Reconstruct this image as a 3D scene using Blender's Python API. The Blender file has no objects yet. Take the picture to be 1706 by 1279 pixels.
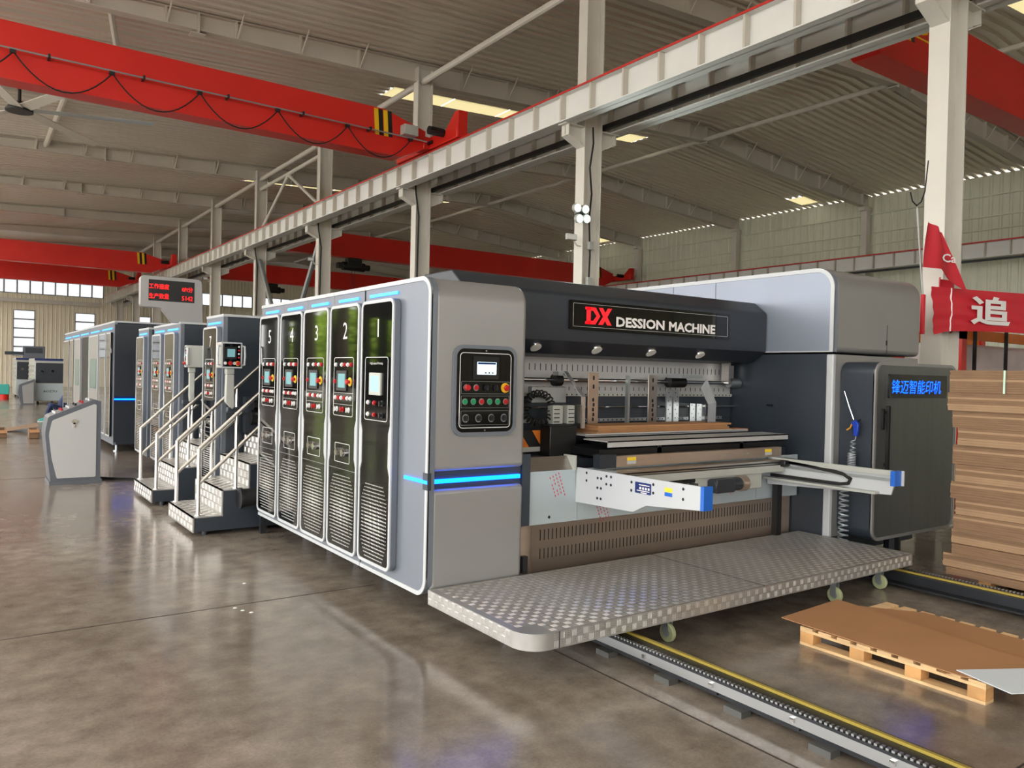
import bpy, bmesh, math, random
from mathutils import Matrix, Vector
random.seed(7)
scn = bpy.context.scene
COL = scn.collection
PI = math.pi

# ------------------------------------------------------------------ camera
R = [[0.81644413, 0.01127197, 0.57731441], [-0.57699075, -0.02281708, 0.81643191], [0.02237542, -0.99967611, -0.01212505]]
cd = bpy.data.cameras.new('camera'); cam = bpy.data.objects.new('camera', cd); COL.objects.link(cam)
cd.sensor_fit = 'HORIZONTAL'; cd.sensor_width = 36.0; cd.lens = 36.0 * 1306.03 / 1706.0
cd.clip_start = 0.05; cd.clip_end = 400
cam.matrix_world = Matrix(((R[0][0], -R[0][1], -R[0][2], 0.0), (R[1][0], -R[1][1], -R[1][2], 0.0), (R[2][0], -R[2][1], -R[2][2], 1.8), (0, 0, 0, 1)))
scn.camera = cam

# ------------------------------------------------------------------ world, exposure
w = bpy.data.worlds.new('overcast_sky'); scn.world = w; w.use_nodes = True
bgn = w.node_tree.nodes['Background']
bgn.inputs[0].default_value = (1.0, 0.985, 0.955, 1); bgn.inputs[1].default_value = 2.0
vs = scn.view_settings
vs.view_transform = 'Standard'; vs.look = 'None'; vs.gamma = 1.0; vs.use_curve_mapping = False
vs.exposure = 1.65
scn.display_settings.display_device = 'sRGB'

# ------------------------------------------------------------------ helpers
def lin(c):
    c = c / 255.0
    return c / 12.92 if c <= 0.04045 else ((c + 0.055) / 1.055) ** 2.4
def rgb(t): return (lin(t[0]), lin(t[1]), lin(t[2]), 1.0)
def mat(name, col, rough=.5, metal=0.0, var=0.0, scale=4.0, stretch=(1, 1, 1), bump=0.0, bscale=60.0, coat=0.0, rvar=0.0, emit=None, estr=0.0, spec=0.5):
    m = bpy.data.materials.new(name); m.use_nodes = True
    nt = m.node_tree; b = nt.nodes['Principled BSDF']
    b.inputs['Base Color'].default_value = rgb(col); b.inputs['Roughness'].default_value = rough; b.inputs['Metallic'].default_value = metal
    b.inputs['Specular IOR Level'].default_value = spec
    if coat: b.inputs['Coat Weight'].default_value = coat; b.inputs['Coat Roughness'].default_value = .04
    if emit is not None:
        b.inputs['Emission Color'].default_value = rgb(emit); b.inputs['Emission Strength'].default_value = estr
    if var or rvar or bump:
        tc = nt.nodes.new('ShaderNodeTexCoord'); mp = nt.nodes.new('ShaderNodeMapping')
        mp.inputs['Scale'].default_value = stretch
        nt.links.new(tc.outputs['Object'], mp.inputs['Vector'])
    if var or rvar:
        n = nt.nodes.new('ShaderNodeTexNoise'); n.inputs['Scale'].default_value = scale; n.inputs['Detail'].default_value = 5
        nt.links.new(mp.outputs['Vector'], n.inputs['Vector'])
        if var:
            r = nt.nodes.new('ShaderNodeValToRGB'); r.color_ramp.elements[0].position = .3; r.color_ramp.elements[1].position = .7
            c = rgb(col)
            r.color_ramp.elements[0].color = tuple(max(0, x * (1 - var)) for x in c[:3]) + (1,)
            r.color_ramp.elements[1].color = tuple(min(1, x * (1 + var)) for x in c[:3]) + (1,)
            nt.links.new(n.outputs['Fac'], r.inputs['Fac']); nt.links.new(r.outputs['Color'], b.inputs['Base Color'])
        if rvar:
            mr = nt.nodes.new('ShaderNodeMapRange'); mr.inputs[1].default_value = .3; mr.inputs[2].default_value = .7
            mr.inputs[3].default_value = max(.02, rough - rvar); mr.inputs[4].default_value = min(1, rough + rvar)
            nt.links.new(n.outputs['Fac'], mr.inputs[0]); nt.links.new(mr.outputs[0], b.inputs['Roughness'])
    if bump:
        n2 = nt.nodes.new('ShaderNodeTexNoise'); n2.inputs['Scale'].default_value = bscale; n2.inputs['Detail'].default_value = 4
        nt.links.new(mp.outputs['Vector'], n2.inputs['Vector'])
        bp = nt.nodes.new('ShaderNodeBump'); bp.inputs['Strength'].default_value = bump; bp.inputs['Distance'].default_value = .01
        nt.links.new(n2.outputs['Fac'], bp.inputs['Height']); nt.links.new(bp.outputs['Normal'], b.inputs['Normal'])
    return m

BASE = {}
def base_of(o): return BASE[o.name] if o is not None else Vector((0, 0, 0))
def FR(o, kind):
    """frames: u right, v up, n towards the viewer of that face"""
    ax = {'front': ((1, 0, 0), (0, 0, 1), (0, -1, 0)), 'left': ((0, -1, 0), (0, 0, 1), (-1, 0, 0)), 'back': ((-1, 0, 0), (0, 0, 1), (0, 1, 0)),
          'right': ((0, 1, 0), (0, 0, 1), (1, 0, 0)), 'up': ((1, 0, 0), (0, 1, 0), (0, 0, 1)), 'side': ((0, 1, 0), (0, 0, 1), (1, 0, 0))}[kind]
    m = Matrix.Identity(4)
    for i in range(3):
        for j in range(3): m[j][i] = ax[i][j]
    m.translation = Vector(o)
    return m
def rpoly(pts, seg=5):
    """pts (u,v,r): polygon with rounded corners"""
    out = []; n = len(pts)
    for i in range(n):
        p = Vector(pts[i][:2]); r = pts[i][2] if len(pts[i]) > 2 else 0
        if r <= 0: out.append((p.x, p.y)); continue
        a = (Vector(pts[i - 1][:2]) - p); b = (Vector(pts[(i + 1) % n][:2]) - p)
        a.normalize(); b.normalize()
        ang = a.angle(b); t = r / math.tan(ang / 2)
        c = p + (a + b).normalized() * (r / math.sin(ang / 2))
        s = p + a * t - c; e = p + b * t - c
        a0 = math.atan2(s.y, s.x); a1 = math.atan2(e.y, e.x); d = (a1 - a0 + PI) % (2 * PI) - PI
        for k in range(seg + 1):
            t_ = a0 + d * k / seg
            out.append((c.x + r * math.cos(t_), c.y + r * math.sin(t_)))
    return out
def rrect(u0, u1, v0, v1, r, seg=4): return rpoly([(u0, v0, r), (u1, v0, r), (u1, v1, r), (u0, v1, r)], seg)

class MB:
    def __init__(s, m=None): s.v = []; s.f = []; s.m = m if m is not None else Matrix.Identity(4)
    def add(s, vs_, fs):
        o = len(s.v); s.v += [s.m @ Vector(p) for p in vs_]; s.f += [[i + o for i in f] for f in fs]; return s
    def box(s, x0, x1, y0, y1, z0, z1):
        return s.add([(x0, y0, z0), (x1, y0, z0), (x1, y1, z0), (x0, y1, z0), (x0, y0, z1), (x1, y0, z1), (x1, y1, z1), (x0, y1, z1)],
                     [(0, 3, 2, 1), (4, 5, 6, 7), (0, 1, 5, 4), (1, 2, 6, 5), (2, 3, 7, 6), (3, 0, 4, 7)])
    def prism(s, pts, n0, n1):
        k = len(pts)
        a = sum(pts[i][0] * pts[(i + 1) % k][1] - pts[(i + 1) % k][0] * pts[i][1] for i in range(k))
        if a < 0: pts = pts[::-1]
        return s.add([(p[0], p[1], n0) for p in pts] + [(p[0], p[1], n1) for p in pts],
                     [list(range(k))[::-1], list(range(k, 2 * k))] + [(i, (i + 1) % k, k + (i + 1) % k, k + i) for i in range(k)])
    def rr(s, u0, u1, v0, v1, r, n0, n1, seg=4): return s.prism(rrect(u0, u1, v0, v1, r, seg), n0, n1)
    def ringp(s, po, pi, n0, n1):
        k = len(po)
        s.add([(p[0], p[1], n) for n in (n0, n1) for q in (po, pi) for p in q], [])
        o = len(s.v) - 4 * k
        for i in range(k):
            j = (i + 1) % k
            s.f += [[o + 2 * k + i, o + 2 * k + j, o + 3 * k + j, o + 3 * k + i], [o + i, o + k + i, o + k + j, o + j],
                    [o + i, o + j, o + 2 * k + j, o + 2 * k + i], [o + k + i, o + 3 * k + i, o + 3 * k + j, o + k + j]]
        return s
    def ring(s, u0, u1, v0, v1, r, t, n0, n1, seg=4):
        return s.ringp(rrect(u0, u1, v0, v1, r, seg), rrect(u0 + t, u1 - t, v0 + t, v1 - t, max(r - t, .0005), seg), n0, n1)
    def cyl(s, p0, p1, r0, r1=None, seg=12, cap=True):
        p0 = Vector(p0); p1 = Vector(p1); r1 = r0 if r1 is None else r1
        d = (p1 - p0).normalized(); a = d.orthogonal().normalized(); b = d.cross(a)
        vs_ = []
        for p, r in ((p0, r0), (p1, r1)):
            vs_ += [p + (a * math.cos(2 * PI * i / seg) + b * math.sin(2 * PI * i / seg)) * r for i in range(seg)]
        fs = [(i, (i + 1) % seg, seg + (i + 1) % seg, seg + i) for i in range(seg)]
        if cap: fs += [list(range(seg))[::-1], list(range(seg, 2 * seg))]
        return s.add(vs_, fs)
    def disc(s, u, v, n, r, seg=6):
        return s.add([(u + r * math.cos(2 * PI * i / seg), v + r * math.sin(2 * PI * i / seg), n) for i in range(seg)], [list(range(seg))])
    def tube(s, path, r, seg=8):
        P = [Vector(p) for p in path]; n = len(P); vs_ = []; fs = []
        t0 = (P[1] - P[0]).normalized(); a = t0.orthogonal().normalized()
        for i in range(n):
            t = ((P[min(i + 1, n - 1)] - P[max(i - 1, 0)])).normalized()
            a = (a - t * a.dot(t)).normalized(); b = t.cross(a)
            rr_ = r[i] if isinstance(r, (list, tuple)) else r
            vs_ += [P[i] + (a * math.cos(2 * PI * k / seg) + b * math.sin(2 * PI * k / seg)) * rr_ for k in range(seg)]
        for i in range(n - 1):
            fs += [(i * seg + k, i * seg + (k + 1) % seg, (i + 1) * seg + (k + 1) % seg, (i + 1) * seg + k) for k in range(seg)]
        fs += [list(range(seg))[::-1], list(range((n - 1) * seg, n * seg))]
        return s.add(vs_, fs)
    def mesh(s, name, m, smooth=None):
        me = bpy.data.meshes.new(name); me.from_pydata([tuple(p) for p in s.v], [], s.f); me.validate(); me.update()
        if m is not None: me.materials.append(m)
        if smooth:
            me.polygons.foreach_set('use_smooth', [True] * len(me.polygons)); me.set_sharp_from_angle(angle=math.radians(smooth))
        return me
    def build(s, name, m, parent=None, bevel=0, bseg=2, smooth=35, base=None):
        if parent is not None: b = base_of(parent)
        elif base is not None: b = Vector(base)
        else:
            xs = [p.x for p in s.v]; ys = [p.y for p in s.v]; zs = [p.z for p in s.v]
            b = Vector(((min(xs) + max(xs)) / 2, (min(ys) + max(ys)) / 2, min(zs)))
        s.v = [p - b for p in s.v]
        me = s.mesh(name, m, smooth)
        o = bpy.data.objects.new(name, me); COL.objects.link(o)
        if parent is not None: o.parent = parent
        else: o.location = b
        BASE[o.name] = b
        if bevel:
            bm_ = o.modifiers.new('bevel', 'BEVEL'); bm_.width = bevel; bm_.segments = bseg; bm_.limit_method = 'ANGLE'; bm_.angle_limit = math.radians(40)
            me.polygons.foreach_set('use_smooth', [True] * len(me.polygons)); me.set_sharp_from_angle(angle=math.radians(60))
        return o
def tag(o, label, cat=None, group=None, kind=None):
    o['label'] = label
    if cat: o['category'] = cat
    if group: o['group'] = group
    if kind: o['kind'] = kind
    return o
def thing(name, label, cat, loc, group=None):
    o = bpy.data.objects.new(name, None); COL.objects.link(o); o.location = loc; o.empty_display_size = .2
    BASE[o.name] = Vector(loc)
    return tag(o, label, cat, group)
def inst(name, me, parent, mw):
    o = bpy.data.objects.new(name, me); COL.objects.link(o); o.parent = parent
    m = mw.copy(); m.translation = m.translation - base_of(parent)
    o.matrix_local = m; BASE[o.name] = Vector(mw.translation)
    return o
def text(name, body, m, frame, u, v, h, width, parent, bold=0.0, depth=.003, align='C', shear=0.0, base=None):
    c = bpy.data.curves.new('lettering', 'FONT'); c.body = body; c.size = 1.0; c.offset = bold; c.resolution_u = 2; c.shear = shear
    t = bpy.data.objects.new('lettering', c); COL.objects.link(t)
    dg = bpy.context.evaluated_depsgraph_get(); me = bpy.data.meshes.new_from_object(t.evaluated_get(dg))
    bpy.data.objects.remove(t); bpy.data.curves.remove(c)
    xs = [q.co.x for q in me.vertices]; ys = [q.co.y for q in me.vertices]
    x0, x1, y0, y1 = min(xs), max(xs), min(ys), max(ys)
    sy = h / (y1 - y0); sx = (width / (x1 - x0)) if width else sy
    mb = MB(frame)
    vs_ = [((q.co.x - (x0 + x1) / 2) * sx + u, (q.co.y - (y0 + y1) / 2) * sy + v, 0) for q in me.vertices]
    fs = [list(p.vertices) for p in me.polygons]
    k = len(vs_)
    mb.add([(a, b, depth) for a, b, _ in vs_], fs)
    bpy.data.meshes.remove(me)
    return mb.build(name, m, parent, smooth=None, base=base)
ORD = ['first', 'second', 'third', 'fourth', 'fifth', 'sixth', 'seventh', 'eighth', 'ninth', 'tenth', 'eleventh', 'twelfth']

# ------------------------------------------------------------------ materials
M = {}
M['side'] = mat('satin_blue_grey_paint', (114, 120, 130), .38, .25, var=.03, scale=2)
M['front'] = mat('satin_silver_paint', (152, 151, 150), .34, .35, var=.03, scale=2)
M['slate'] = mat('slate_grey_paint', (52, 59, 68), .38, .2, var=.04, scale=2)
M['sidelit'] = mat('lit_blue_grey_paint', (132, 140, 154), .36, .3, var=.03, scale=2)  # same paint as the sides, lightened for the light it reflects
M['dark'] = mat('dark_charcoal_paint', (45, 50, 58), .4, .1, var=.05, scale=2)
M['white'] = mat('white_trim', (186, 189, 192), .35)
M['cream'] = mat('off_white_enamel', (172, 174, 168), .35, var=.02)
M['gloss'] = mat('black_acrylic', (8, 8, 10), .04, spec=.5)
M['black'] = mat('black_plastic', (16, 16, 18), .45)
M['rubber'] = mat('black_rubber', (20, 20, 21), .7)
M['steel'] = mat('brushed_stainless', (190, 186, 180), .28, 1.0, var=.06, scale=14, stretch=(.15, 1, 6))
M['warmsteel'] = mat('film_covered_stainless', (192, 174, 158), .32, .75, var=.1, scale=3, stretch=(.3, 1, 3))
M['chrome'] = mat('polished_steel', (215, 215, 215), .08, 1.0)
M['checker'] = mat('aluminium_tread_plate', (176, 174, 171), .36, .7, var=.08, scale=9, rvar=.08)
M['checkerbar'] = mat('worn_tread_bar', (206, 204, 200), .28, .8)
M['led'] = mat('blue_led_strip', (20, 90, 255), .4, emit=(0, 92, 255), estr=2.4)
M['ledw'] = mat('pale_blue_led_bar', (60, 150, 255), .4, emit=(30, 130, 255), estr=.9)
M['ledtxt'] = mat('blue_led_lettering', (20, 90, 255), .4, emit=(0, 62, 255), estr=2.4)
M['redled'] = mat('red_led_digits', (255, 20, 20), .4, emit=(255, 8, 14), estr=1.0)
M['screen'] = mat('lit_touch_screen', (120, 190, 210), .2, emit=(120, 205, 225), estr=.55)
M['screenlt'] = mat('lit_white_screen', (200, 225, 235), .2, emit=(190, 225, 240), estr=.5)
M['screendim'] = mat('grey_lcd_screen', (110, 150, 155), .15, emit=(110, 160, 165), estr=.16)
M['redbtn'] = mat('red_button', (178, 26, 32), .35); M['greenbtn'] = mat('green_button', (30, 140, 90), .35)
M['yellow'] = mat('yellow_plastic', (236, 186, 40), .4); M['whitebtn'] = mat('white_button', (220, 220, 220), .4)
M['blackbtn'] = mat('black_selector', (28, 28, 32), .35)
M['blue'] = mat('blue_end_cap', (24, 96, 190), .35); M['bluegun'] = mat('blue_gun_body', (22, 60, 170), .35)
M['orange'] = mat('orange_paint', (222, 120, 36), .5, var=.08); M['amber'] = mat('amber_plastic', (230, 160, 40), .4)
M['filmblue'] = mat('blue_protective_film', (176, 188, 194), .35, .25, var=.03, scale=3)
M['filmink'] = mat('red_film_print', (196, 70, 90), .6)
M['column'] = mat('pale_grey_steel_paint', (212, 208, 198), .45, var=.04, scale=1.5)
M['rafter'] = mat('off_white_steel_paint', (200, 194, 182), .5, var=.05, scale=1.2)
M['runway'] = mat('white_girder_paint', (224, 224, 220), .45, var=.04, scale=1.5)
M['red'] = mat('crane_red_paint', (208, 36, 26), .38, var=.05, scale=.8)
M['redrail'] = mat('red_rail_paint', (196, 40, 30), .45)
M['zinc'] = mat('galvanised_tube', (170, 176, 178), .35, .8)
M['skylight'] = None
M['hazblack'] = mat('black_stripe', (18, 18, 18), .5); M['hazyel'] = mat('yellow_stripe', (238, 192, 20), .45)
M['wood'] = mat('pine_board', (222, 186, 138), .6, var=.18, scale=6, stretch=(6, 1, 6), bump=.15)
M['woodend'] = mat('pine_block', (206, 156, 100), .65, var=.22, scale=7, bump=.15)
M['kraft'] = mat('kraft_cardboard', (168, 122, 82), .7, var=.05, scale=2)
M['kraftdk'] = mat('kraft_edge', (160, 116, 78), .75, var=.1, scale=6)
M['greysheet'] = mat('white_lined_board', (206, 214, 220), .45)
M['banner'] = mat('red_banner_cloth', (206, 32, 50), .5, var=.05, scale=2)
M['bannerw'] = mat('white_banner_print', (235, 232, 230), .5)
M['strap'] = mat('pale_green_strap', (190, 222, 200), .4)
M['rust'] = mat('dark_rail_steel', (52, 54, 58), .45, .6, var=.15, scale=5)
M['yelguide'] = mat('yellow_guide_strip', (168, 148, 66), .45, .3)
M['rack'] = mat('machined_rack_steel', (186, 188, 190), .3, .9)
M['leaf'] = mat('tree_foliage', (170, 200, 70), .6, var=.35, scale=1.0)
M['bark'] = mat('tree_bark', (70, 58, 48), .8, var=.3, scale=5)
M['navy'] = mat('navy_trousers', (40, 52, 86), .8, var=.1, scale=8)
M['skin'] = mat('skin', (196, 150, 124), .55)
M['teal'] = mat('teal_plastic', (60, 170, 160), .5)
M['stickery'] = mat('yellow_sticker', (240, 205, 50), .5)
M['navyplate'] = mat('navy_name_plate', (28, 44, 104), .3)
M['sacking'] = mat('pale_plastic_wrap', (196, 184, 184), .35, var=.1, scale=3, bump=.3, bscale=8)
M['lamp'] = mat('lit_floodlight_lens', (240, 255, 250), .3, emit=(225, 255, 245), estr=6.0)
M['lens'] = mat('frosted_lamp_lens', (222, 222, 218), .25, var=.05)
M['hose'] = mat('clear_coil_hose', (150, 156, 162), .2, .2)

# corrugated cladding and polished concrete
def floor_mat():
    m = bpy.data.materials.new('polished_concrete'); m.use_nodes = True
    nt = m.node_tree; b = nt.nodes['Principled BSDF']; L = nt.links.new
    tc = nt.nodes.new('ShaderNodeTexCoord')
    def noise(sc, det, st=(1, 1, 1)):
        mp = nt.nodes.new('ShaderNodeMapping'); mp.inputs['Scale'].default_value = st; L(tc.outputs['Object'], mp.inputs['Vector'])
        n = nt.nodes.new('ShaderNodeTexNoise'); n.inputs['Scale'].default_value = sc; n.inputs['Detail'].default_value = det; n.inputs['Roughness'].default_value = .6
        L(mp.outputs['Vector'], n.inputs['Vector']); return n
    n1 = noise(.55, 6, (1, .6, 1)); n2 = noise(5, 6); n3 = noise(60, 3)
    r1 = nt.nodes.new('ShaderNodeValToRGB'); r1.color_ramp.elements[0].position = .32; r1.color_ramp.elements[1].position = .68
    r1.color_ramp.elements[0].color = rgb((122, 111, 100)); r1.color_ramp.elements[1].color = rgb((160, 150, 140))
    L(n1.outputs['Fac'], r1.inputs['Fac'])
    r2 = nt.nodes.new('ShaderNodeValToRGB'); r2.color_ramp.elements[0].position = .3; r2.color_ramp.elements[1].position = .72
    r2.color_ramp.elements[0].color = (.62, .60, .57, 1); r2.color_ramp.elements[1].color = (1.15, 1.14, 1.12, 1)
    L(n2.outputs['Fac'], r2.inputs['Fac'])
    r3 = nt.nodes.new('ShaderNodeValToRGB'); r3.color_ramp.elements[0].position = .25; r3.color_ramp.elements[1].position = .75
    r3.color_ramp.elements[0].color = (.8, .8, .8, 1); r3.color_ramp.elements[1].color = (1.1, 1.1, 1.1, 1)
    L(n3.outputs['Fac'], r3.inputs['Fac'])
    def mul(a, c):
        x = nt.nodes.new('ShaderNodeMix'); x.data_type = 'RGBA'; x.blend_type = 'MULTIPLY'; x.inputs[0].default_value = 1.0
        L(a, x.inputs[6]); L(c, x.inputs[7]); return x.outputs[2]
    L(mul(mul(r1.outputs['Color'], r2.outputs['Color']), r3.outputs['Color']), b.inputs['Base Color'])
    mr = nt.nodes.new('ShaderNodeMapRange'); mr.inputs[1].default_value = .3; mr.inputs[2].default_value = .7; mr.inputs[3].default_value = .1; mr.inputs[4].default_value = .27
    L(n1.outputs['Fac'], mr.inputs[0]); L(mr.outputs[0], b.inputs['Roughness'])
    bp = nt.nodes.new('ShaderNodeBump'); bp.inputs['Strength'].default_value = .06; bp.inputs['Distance'].default_value = .01
    L(n2.outputs['Fac'], bp.inputs['Height']); L(bp.outputs['Normal'], b.inputs['Normal'])
    b.inputs['Specular IOR Level'].default_value = .7
    return m
M['floor'] = floor_mat()
M['joint'] = mat('floor_joint_filler', (58, 48, 42), .7)
M['ground'] = mat('outdoor_ground', (150, 145, 135), .8, var=.1, scale=.4)
M['roof'] = mat('corrugated_roof_sheet', (224, 217, 204), .3, .35, var=.06, scale=.5, stretch=(.3, 1, 1))
M['wallr'] = mat('grey_green_wall_cladding', (214, 216, 196), .45, .05, var=.05, scale=.6)
M['wallb'] = mat('beige_wall_cladding', (240, 232, 210), .45, .05, var=.04, scale=.6)
def translucent(name, col, t=.75):
    m = bpy.data.materials.new(name); m.use_nodes = True; nt = m.node_tree; nt.nodes.clear()
    out = nt.nodes.new('ShaderNodeOutputMaterial'); a = nt.nodes.new('ShaderNodeBsdfTranslucent'); d = nt.nodes.new('ShaderNodeBsdfDiffuse'); x = nt.nodes.new('ShaderNodeMixShader')
    a.inputs['Color'].default_value = rgb(col); d.inputs['Color'].default_value = rgb(col); x.inputs[0].default_value = 1 - t
    nt.links.new(a.outputs[0], x.inputs[1]); nt.links.new(d.outputs[0], x.inputs[2]); nt.links.new(x.outputs[0], out.inputs[0])
    return m
M['skylight'] = translucent('yellowed_skylight_sheet', (122, 114, 84), .8)
M['skyfill'] = translucent('added_fill_skylight_sheet', (235, 234, 226), .92)
M['pane'] = translucent('frosted_window_pane', (178, 180, 182), .92)

# ------------------------------------------------------------------ the hall
XL, XR, YN, YF = -14.0, 32.3, -20.0, 72.0
FY = [5.14 + 6.95 * k for k in range(-1, 10)]
FYN = [5.14 - 6.95 * k for k in (2, 3)]
def roofz(x): return 10.2 + (x - 10) * .05 if x <= 21.6 else 10.78 - (x - 21.6) * .087
def botz(x):
    pts = [(-14, 9.0), (1, 9.42), (10, 9.62), (21.6, 10.22), (25.4, 9.76), (32.3, 9.33)]
    for (a, za), (b, zb) in zip(pts, pts[1:]):
        if x <= b: return za + (zb - za) * (x - a) / (b - a)
    return pts[-1][1]

mb = MB(); mb.box(XL, XR, YN, YF, -.2, 0)
fl = tag(mb.build('floor', M['floor'], base=(0, 0, 0)), 'brown grey polished concrete hall floor', kind='structure')
for (x0, y0, x1, y1) in [(-14, 6.04, 2.9, 6.04), (3.21, -6, 3.21, 70), (-3.4, -6, -3.4, 70), (-14, 14.4, 2.6, 14.4), (-14, 20.7, 2.6, 20.7), (3.0, 1.6, 32, 1.6)]:
    m_ = MB()
    if x0 == x1: m_.box(x0 - .006, x0 + .006, y0, y1, 0, .0012)
    else: m_.box(x0, x1, y0 - .006, y0 + .006, 0, .0012)
    m_.build('floor_joint', M['joint'], fl)
mb = MB(); mb.box(-120, XL, -60, 130, -.25, -.02); mb.box(XL, XR, -60, YN, -.25, -.02)
tag(mb.build('ground', M['ground'], base=(-50, 0, -.25)), 'bare paved yard outside the open side of the hall', kind='structure')

# roof: trapezoid ribs running down the slope
def roof_part(x0, x1, y0, y1, pitch=.32):
    vs_, fs = [], []; prof = []
    y = y0
    while y < y1 - 1e-6:
        prof += [(y, 0), (y + pitch * .46, 0), (y + pitch * .56, .07), (min(y + pitch * .9, y1), .07)]
        y += pitch
    prof.append((y1, 0))
    m_ = MB()
    for (yy, dz) in prof:
        vs_ += [(x0, yy, roofz(x0) + dz), (x1, yy, roofz(x1 - 1e-4 if x1 > 21.6 else x1) + dz)]
    k = len(prof)
    for i in range(k - 1): fs.append((2 * i, 2 * i + 1, 2 * i + 3, 2 * i + 2))
    return vs_, fs
mb = MB()
SKY = [(7.6, 8.5), (21.1, 22.0), (35.0, 35.9), (49.0, 49.9)]
def ysplit():
    segs = []; y = YN
    for a, b in SKY: segs.append((y, a)); y = b
    segs.append((y, YF + .3)); return segs
FILLSKY = []  # unseen roof strips added over the left bay to brighten the hall
y = -18.0
while y < 70: FILLSKY.append((y, y + (1.3 if y < 26 else 2.3))); y += 3.475
yy = YN
for (a, b) in FILLSKY + [(YF + .3, 0)]:
    mb.add(*roof_part(-12.5, -1.5, yy, a)); yy = b
mb.add(*roof_part(XL - 1, -12.5, YN, YF + .3))
for (a, b) in ysplit():
    for (x0, x1) in ((-1.5, 21.6), (21.6, XR + .4)): mb.add(*roof_part(x0, x1, a, b))
for (a, b) in SKY:
    for (x0, x1) in ((-1.5, 10.45), (20.9, 21.6), (21.6, 30.6), (31.7, XR + .4)): mb.add(*roof_part(x0, x1, a, b))
cei = tag(mb.build('ceiling', M['roof'], base=(0, 0, 9.5), smooth=None), 'grey corrugated steel roof sheeting with ribs down the slope', kind='structure')
for (a, b) in SKY:
    for (x0, x1) in [(10.45 + 2.09 * i, 10.45 + 2.09 * (i + 1) - .03) for i in range(5)] + [(30.6, 31.7)]:
        m_ = MB(); m_.add([(x0, a, roofz(x0)), (x1, a, roofz(x1)), (x1, b, roofz(x1)), (x0, b, roofz(x0))], [(0, 1, 2, 3)])
        m_.build('skylight_panel', M['skylight'], cei, smooth=None)

for (a, b) in FILLSKY:
    x0, x1 = -12.5, -1.5
    m_ = MB(); m_.add([(x0, a, roofz(x0)), (x1, a, roofz(x1)), (x1, b, roofz(x1)), (x0, b, roofz(x0))], [(0, 1, 2, 3)])
    m_.build('skylight_panel', M['skyfill'], cei, smooth=None)  # added fill skylight, out of view

def ribbed(u0, u1, v0, v1, pitch, depth, holes=()):
    """vertical ribs on a wall, split round rectangular holes"""
    vs_, fs = [], []
    us = []
    u = u0
    while u < u1 - 1e-6:
        us += [(u, 0), (u + pitch * .6, 0), (u + pitch * .7, depth), (u + pitch * .9, depth)]; u += pitch
    us.append((u1, 0))
    for (h0, h1, a, b) in holes:
        us += [(h0, 0), (h1, 0)]
    us = sorted(set(us))
    for (a_, da), (b_, db) in zip(us, us[1:]):
        if b_ - a_ < 1e-5: continue
        mid = (a_ + b_) / 2; ivs = [(v0, v1)]
        for (h0, h1, ha, hb) in holes:
            if h0 - 1e-6 < mid < h1 + 1e-6:
                nv = []
                for (p, q) in ivs:
                    if ha > p: nv.append((p, min(ha, q)))
                    if hb < q: nv.append((max(hb, p), q))
                ivs = [i for i in nv if i[1] > i[0] + 1e-5]
        for (p, q) in ivs:
            o = len(vs_); vs_ += [(a_, p, da), (b_, p, db), (b_, q, db), (a_, q, da)]; fs.append((o, o + 1, o + 2, o + 3))
    return vs_, fs
# right wall (faces -x): u runs to -y
mb = MB(FR((XR, 0, 0), 'left')); mb.add(*ribbed(-YF, -YN, 0, 9.86, .36, .03))
wr = tag(mb.build('wall_right', M['wallr'], base=(XR, 30, 0), smooth=None), 'grey green ribbed steel wall beyond the machine', kind='structure')
for z in (8.25, 9.05, 7.75, 5.2, 3.2, 1.4):
    MB().box(XR - .1, XR - .02, YN, YF, z, z + .05).build('girt', M['wallr'], wr)
# far wall with window openings
WINS = []
for x in (-9.0, -4.8, -.75, 3.45, 7.65, 11.85, 16.05, 20.25, 24.45): WINS.append((x, x + 1.46, 2.4, 5.98))
strip = [(-13.5, 9.7, 7.25, 8.35), (11.2, 31.5, 7.25, 8.35)]
mb = MB(FR((0, YF, 0), 'front')); mb.add(*ribbed(XL, XR, 0, 10.9, .3, .03, WINS + strip))
wb = tag(mb.build('wall_back', M['wallb'], base=(9, YF, 0), smooth=None), 'beige ribbed steel end wall with a band of high windows', kind='structure')
wn = 0
FRW = mat('grey_window_frame', (120, 120, 118), .5)
def window(x0, x1, z0, z1, nx, nz, lab):
    global wn
    wn += 1
    e = bpy.data.objects.new('window_%d' % wn, None); COL.objects.link(e); e.location = ((x0 + x1) / 2, YF, z0); BASE[e.name] = Vector(e.location); e['kind'] = 'structure'; e['label'] = lab
    m_ = MB(FR((0, YF, 0), 'front')); m_.ring(x0, x1, z0, z1, .001, .05, -.06, .04, 1)
    for i in range(1, nx): u = x0 + (x1 - x0) * i / nx; m_.box(u - .04, u + .04, z0, z1, -.06, .03)
    for i in range(1, nz): v = z0 + (z1 - z0) * i / nz; m_.box(x0, x1, v - .04, v + .04, -.06, .03)
    m_.build('window_frame', FRW, e)
    for i in range(nx):
        for j in range(nz):
            m_ = MB(FR((0, YF, 0), 'front')); m_.box(x0 + (x1 - x0) * i / nx, x0 + (x1 - x0) * (i + 1) / nx, z0 + (z1 - z0) * j / nz, z0 + (z1 - z0) * (j + 1) / nz, -.03, -.02)
            m_.build('pane', M['pane'], e)
for i, (x0, x1, z0, z1) in enumerate(WINS): window(x0, x1, z0, z1, 1, 5, 'tall frosted window in the beige end wall, %s from the left' % ORD[i])
window(*strip[0], 27, 1, 'long band of high panes in the end wall left of the column row')
window(*strip[1], 23, 1, 'long band of high panes in the end wall right of the column row')
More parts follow.
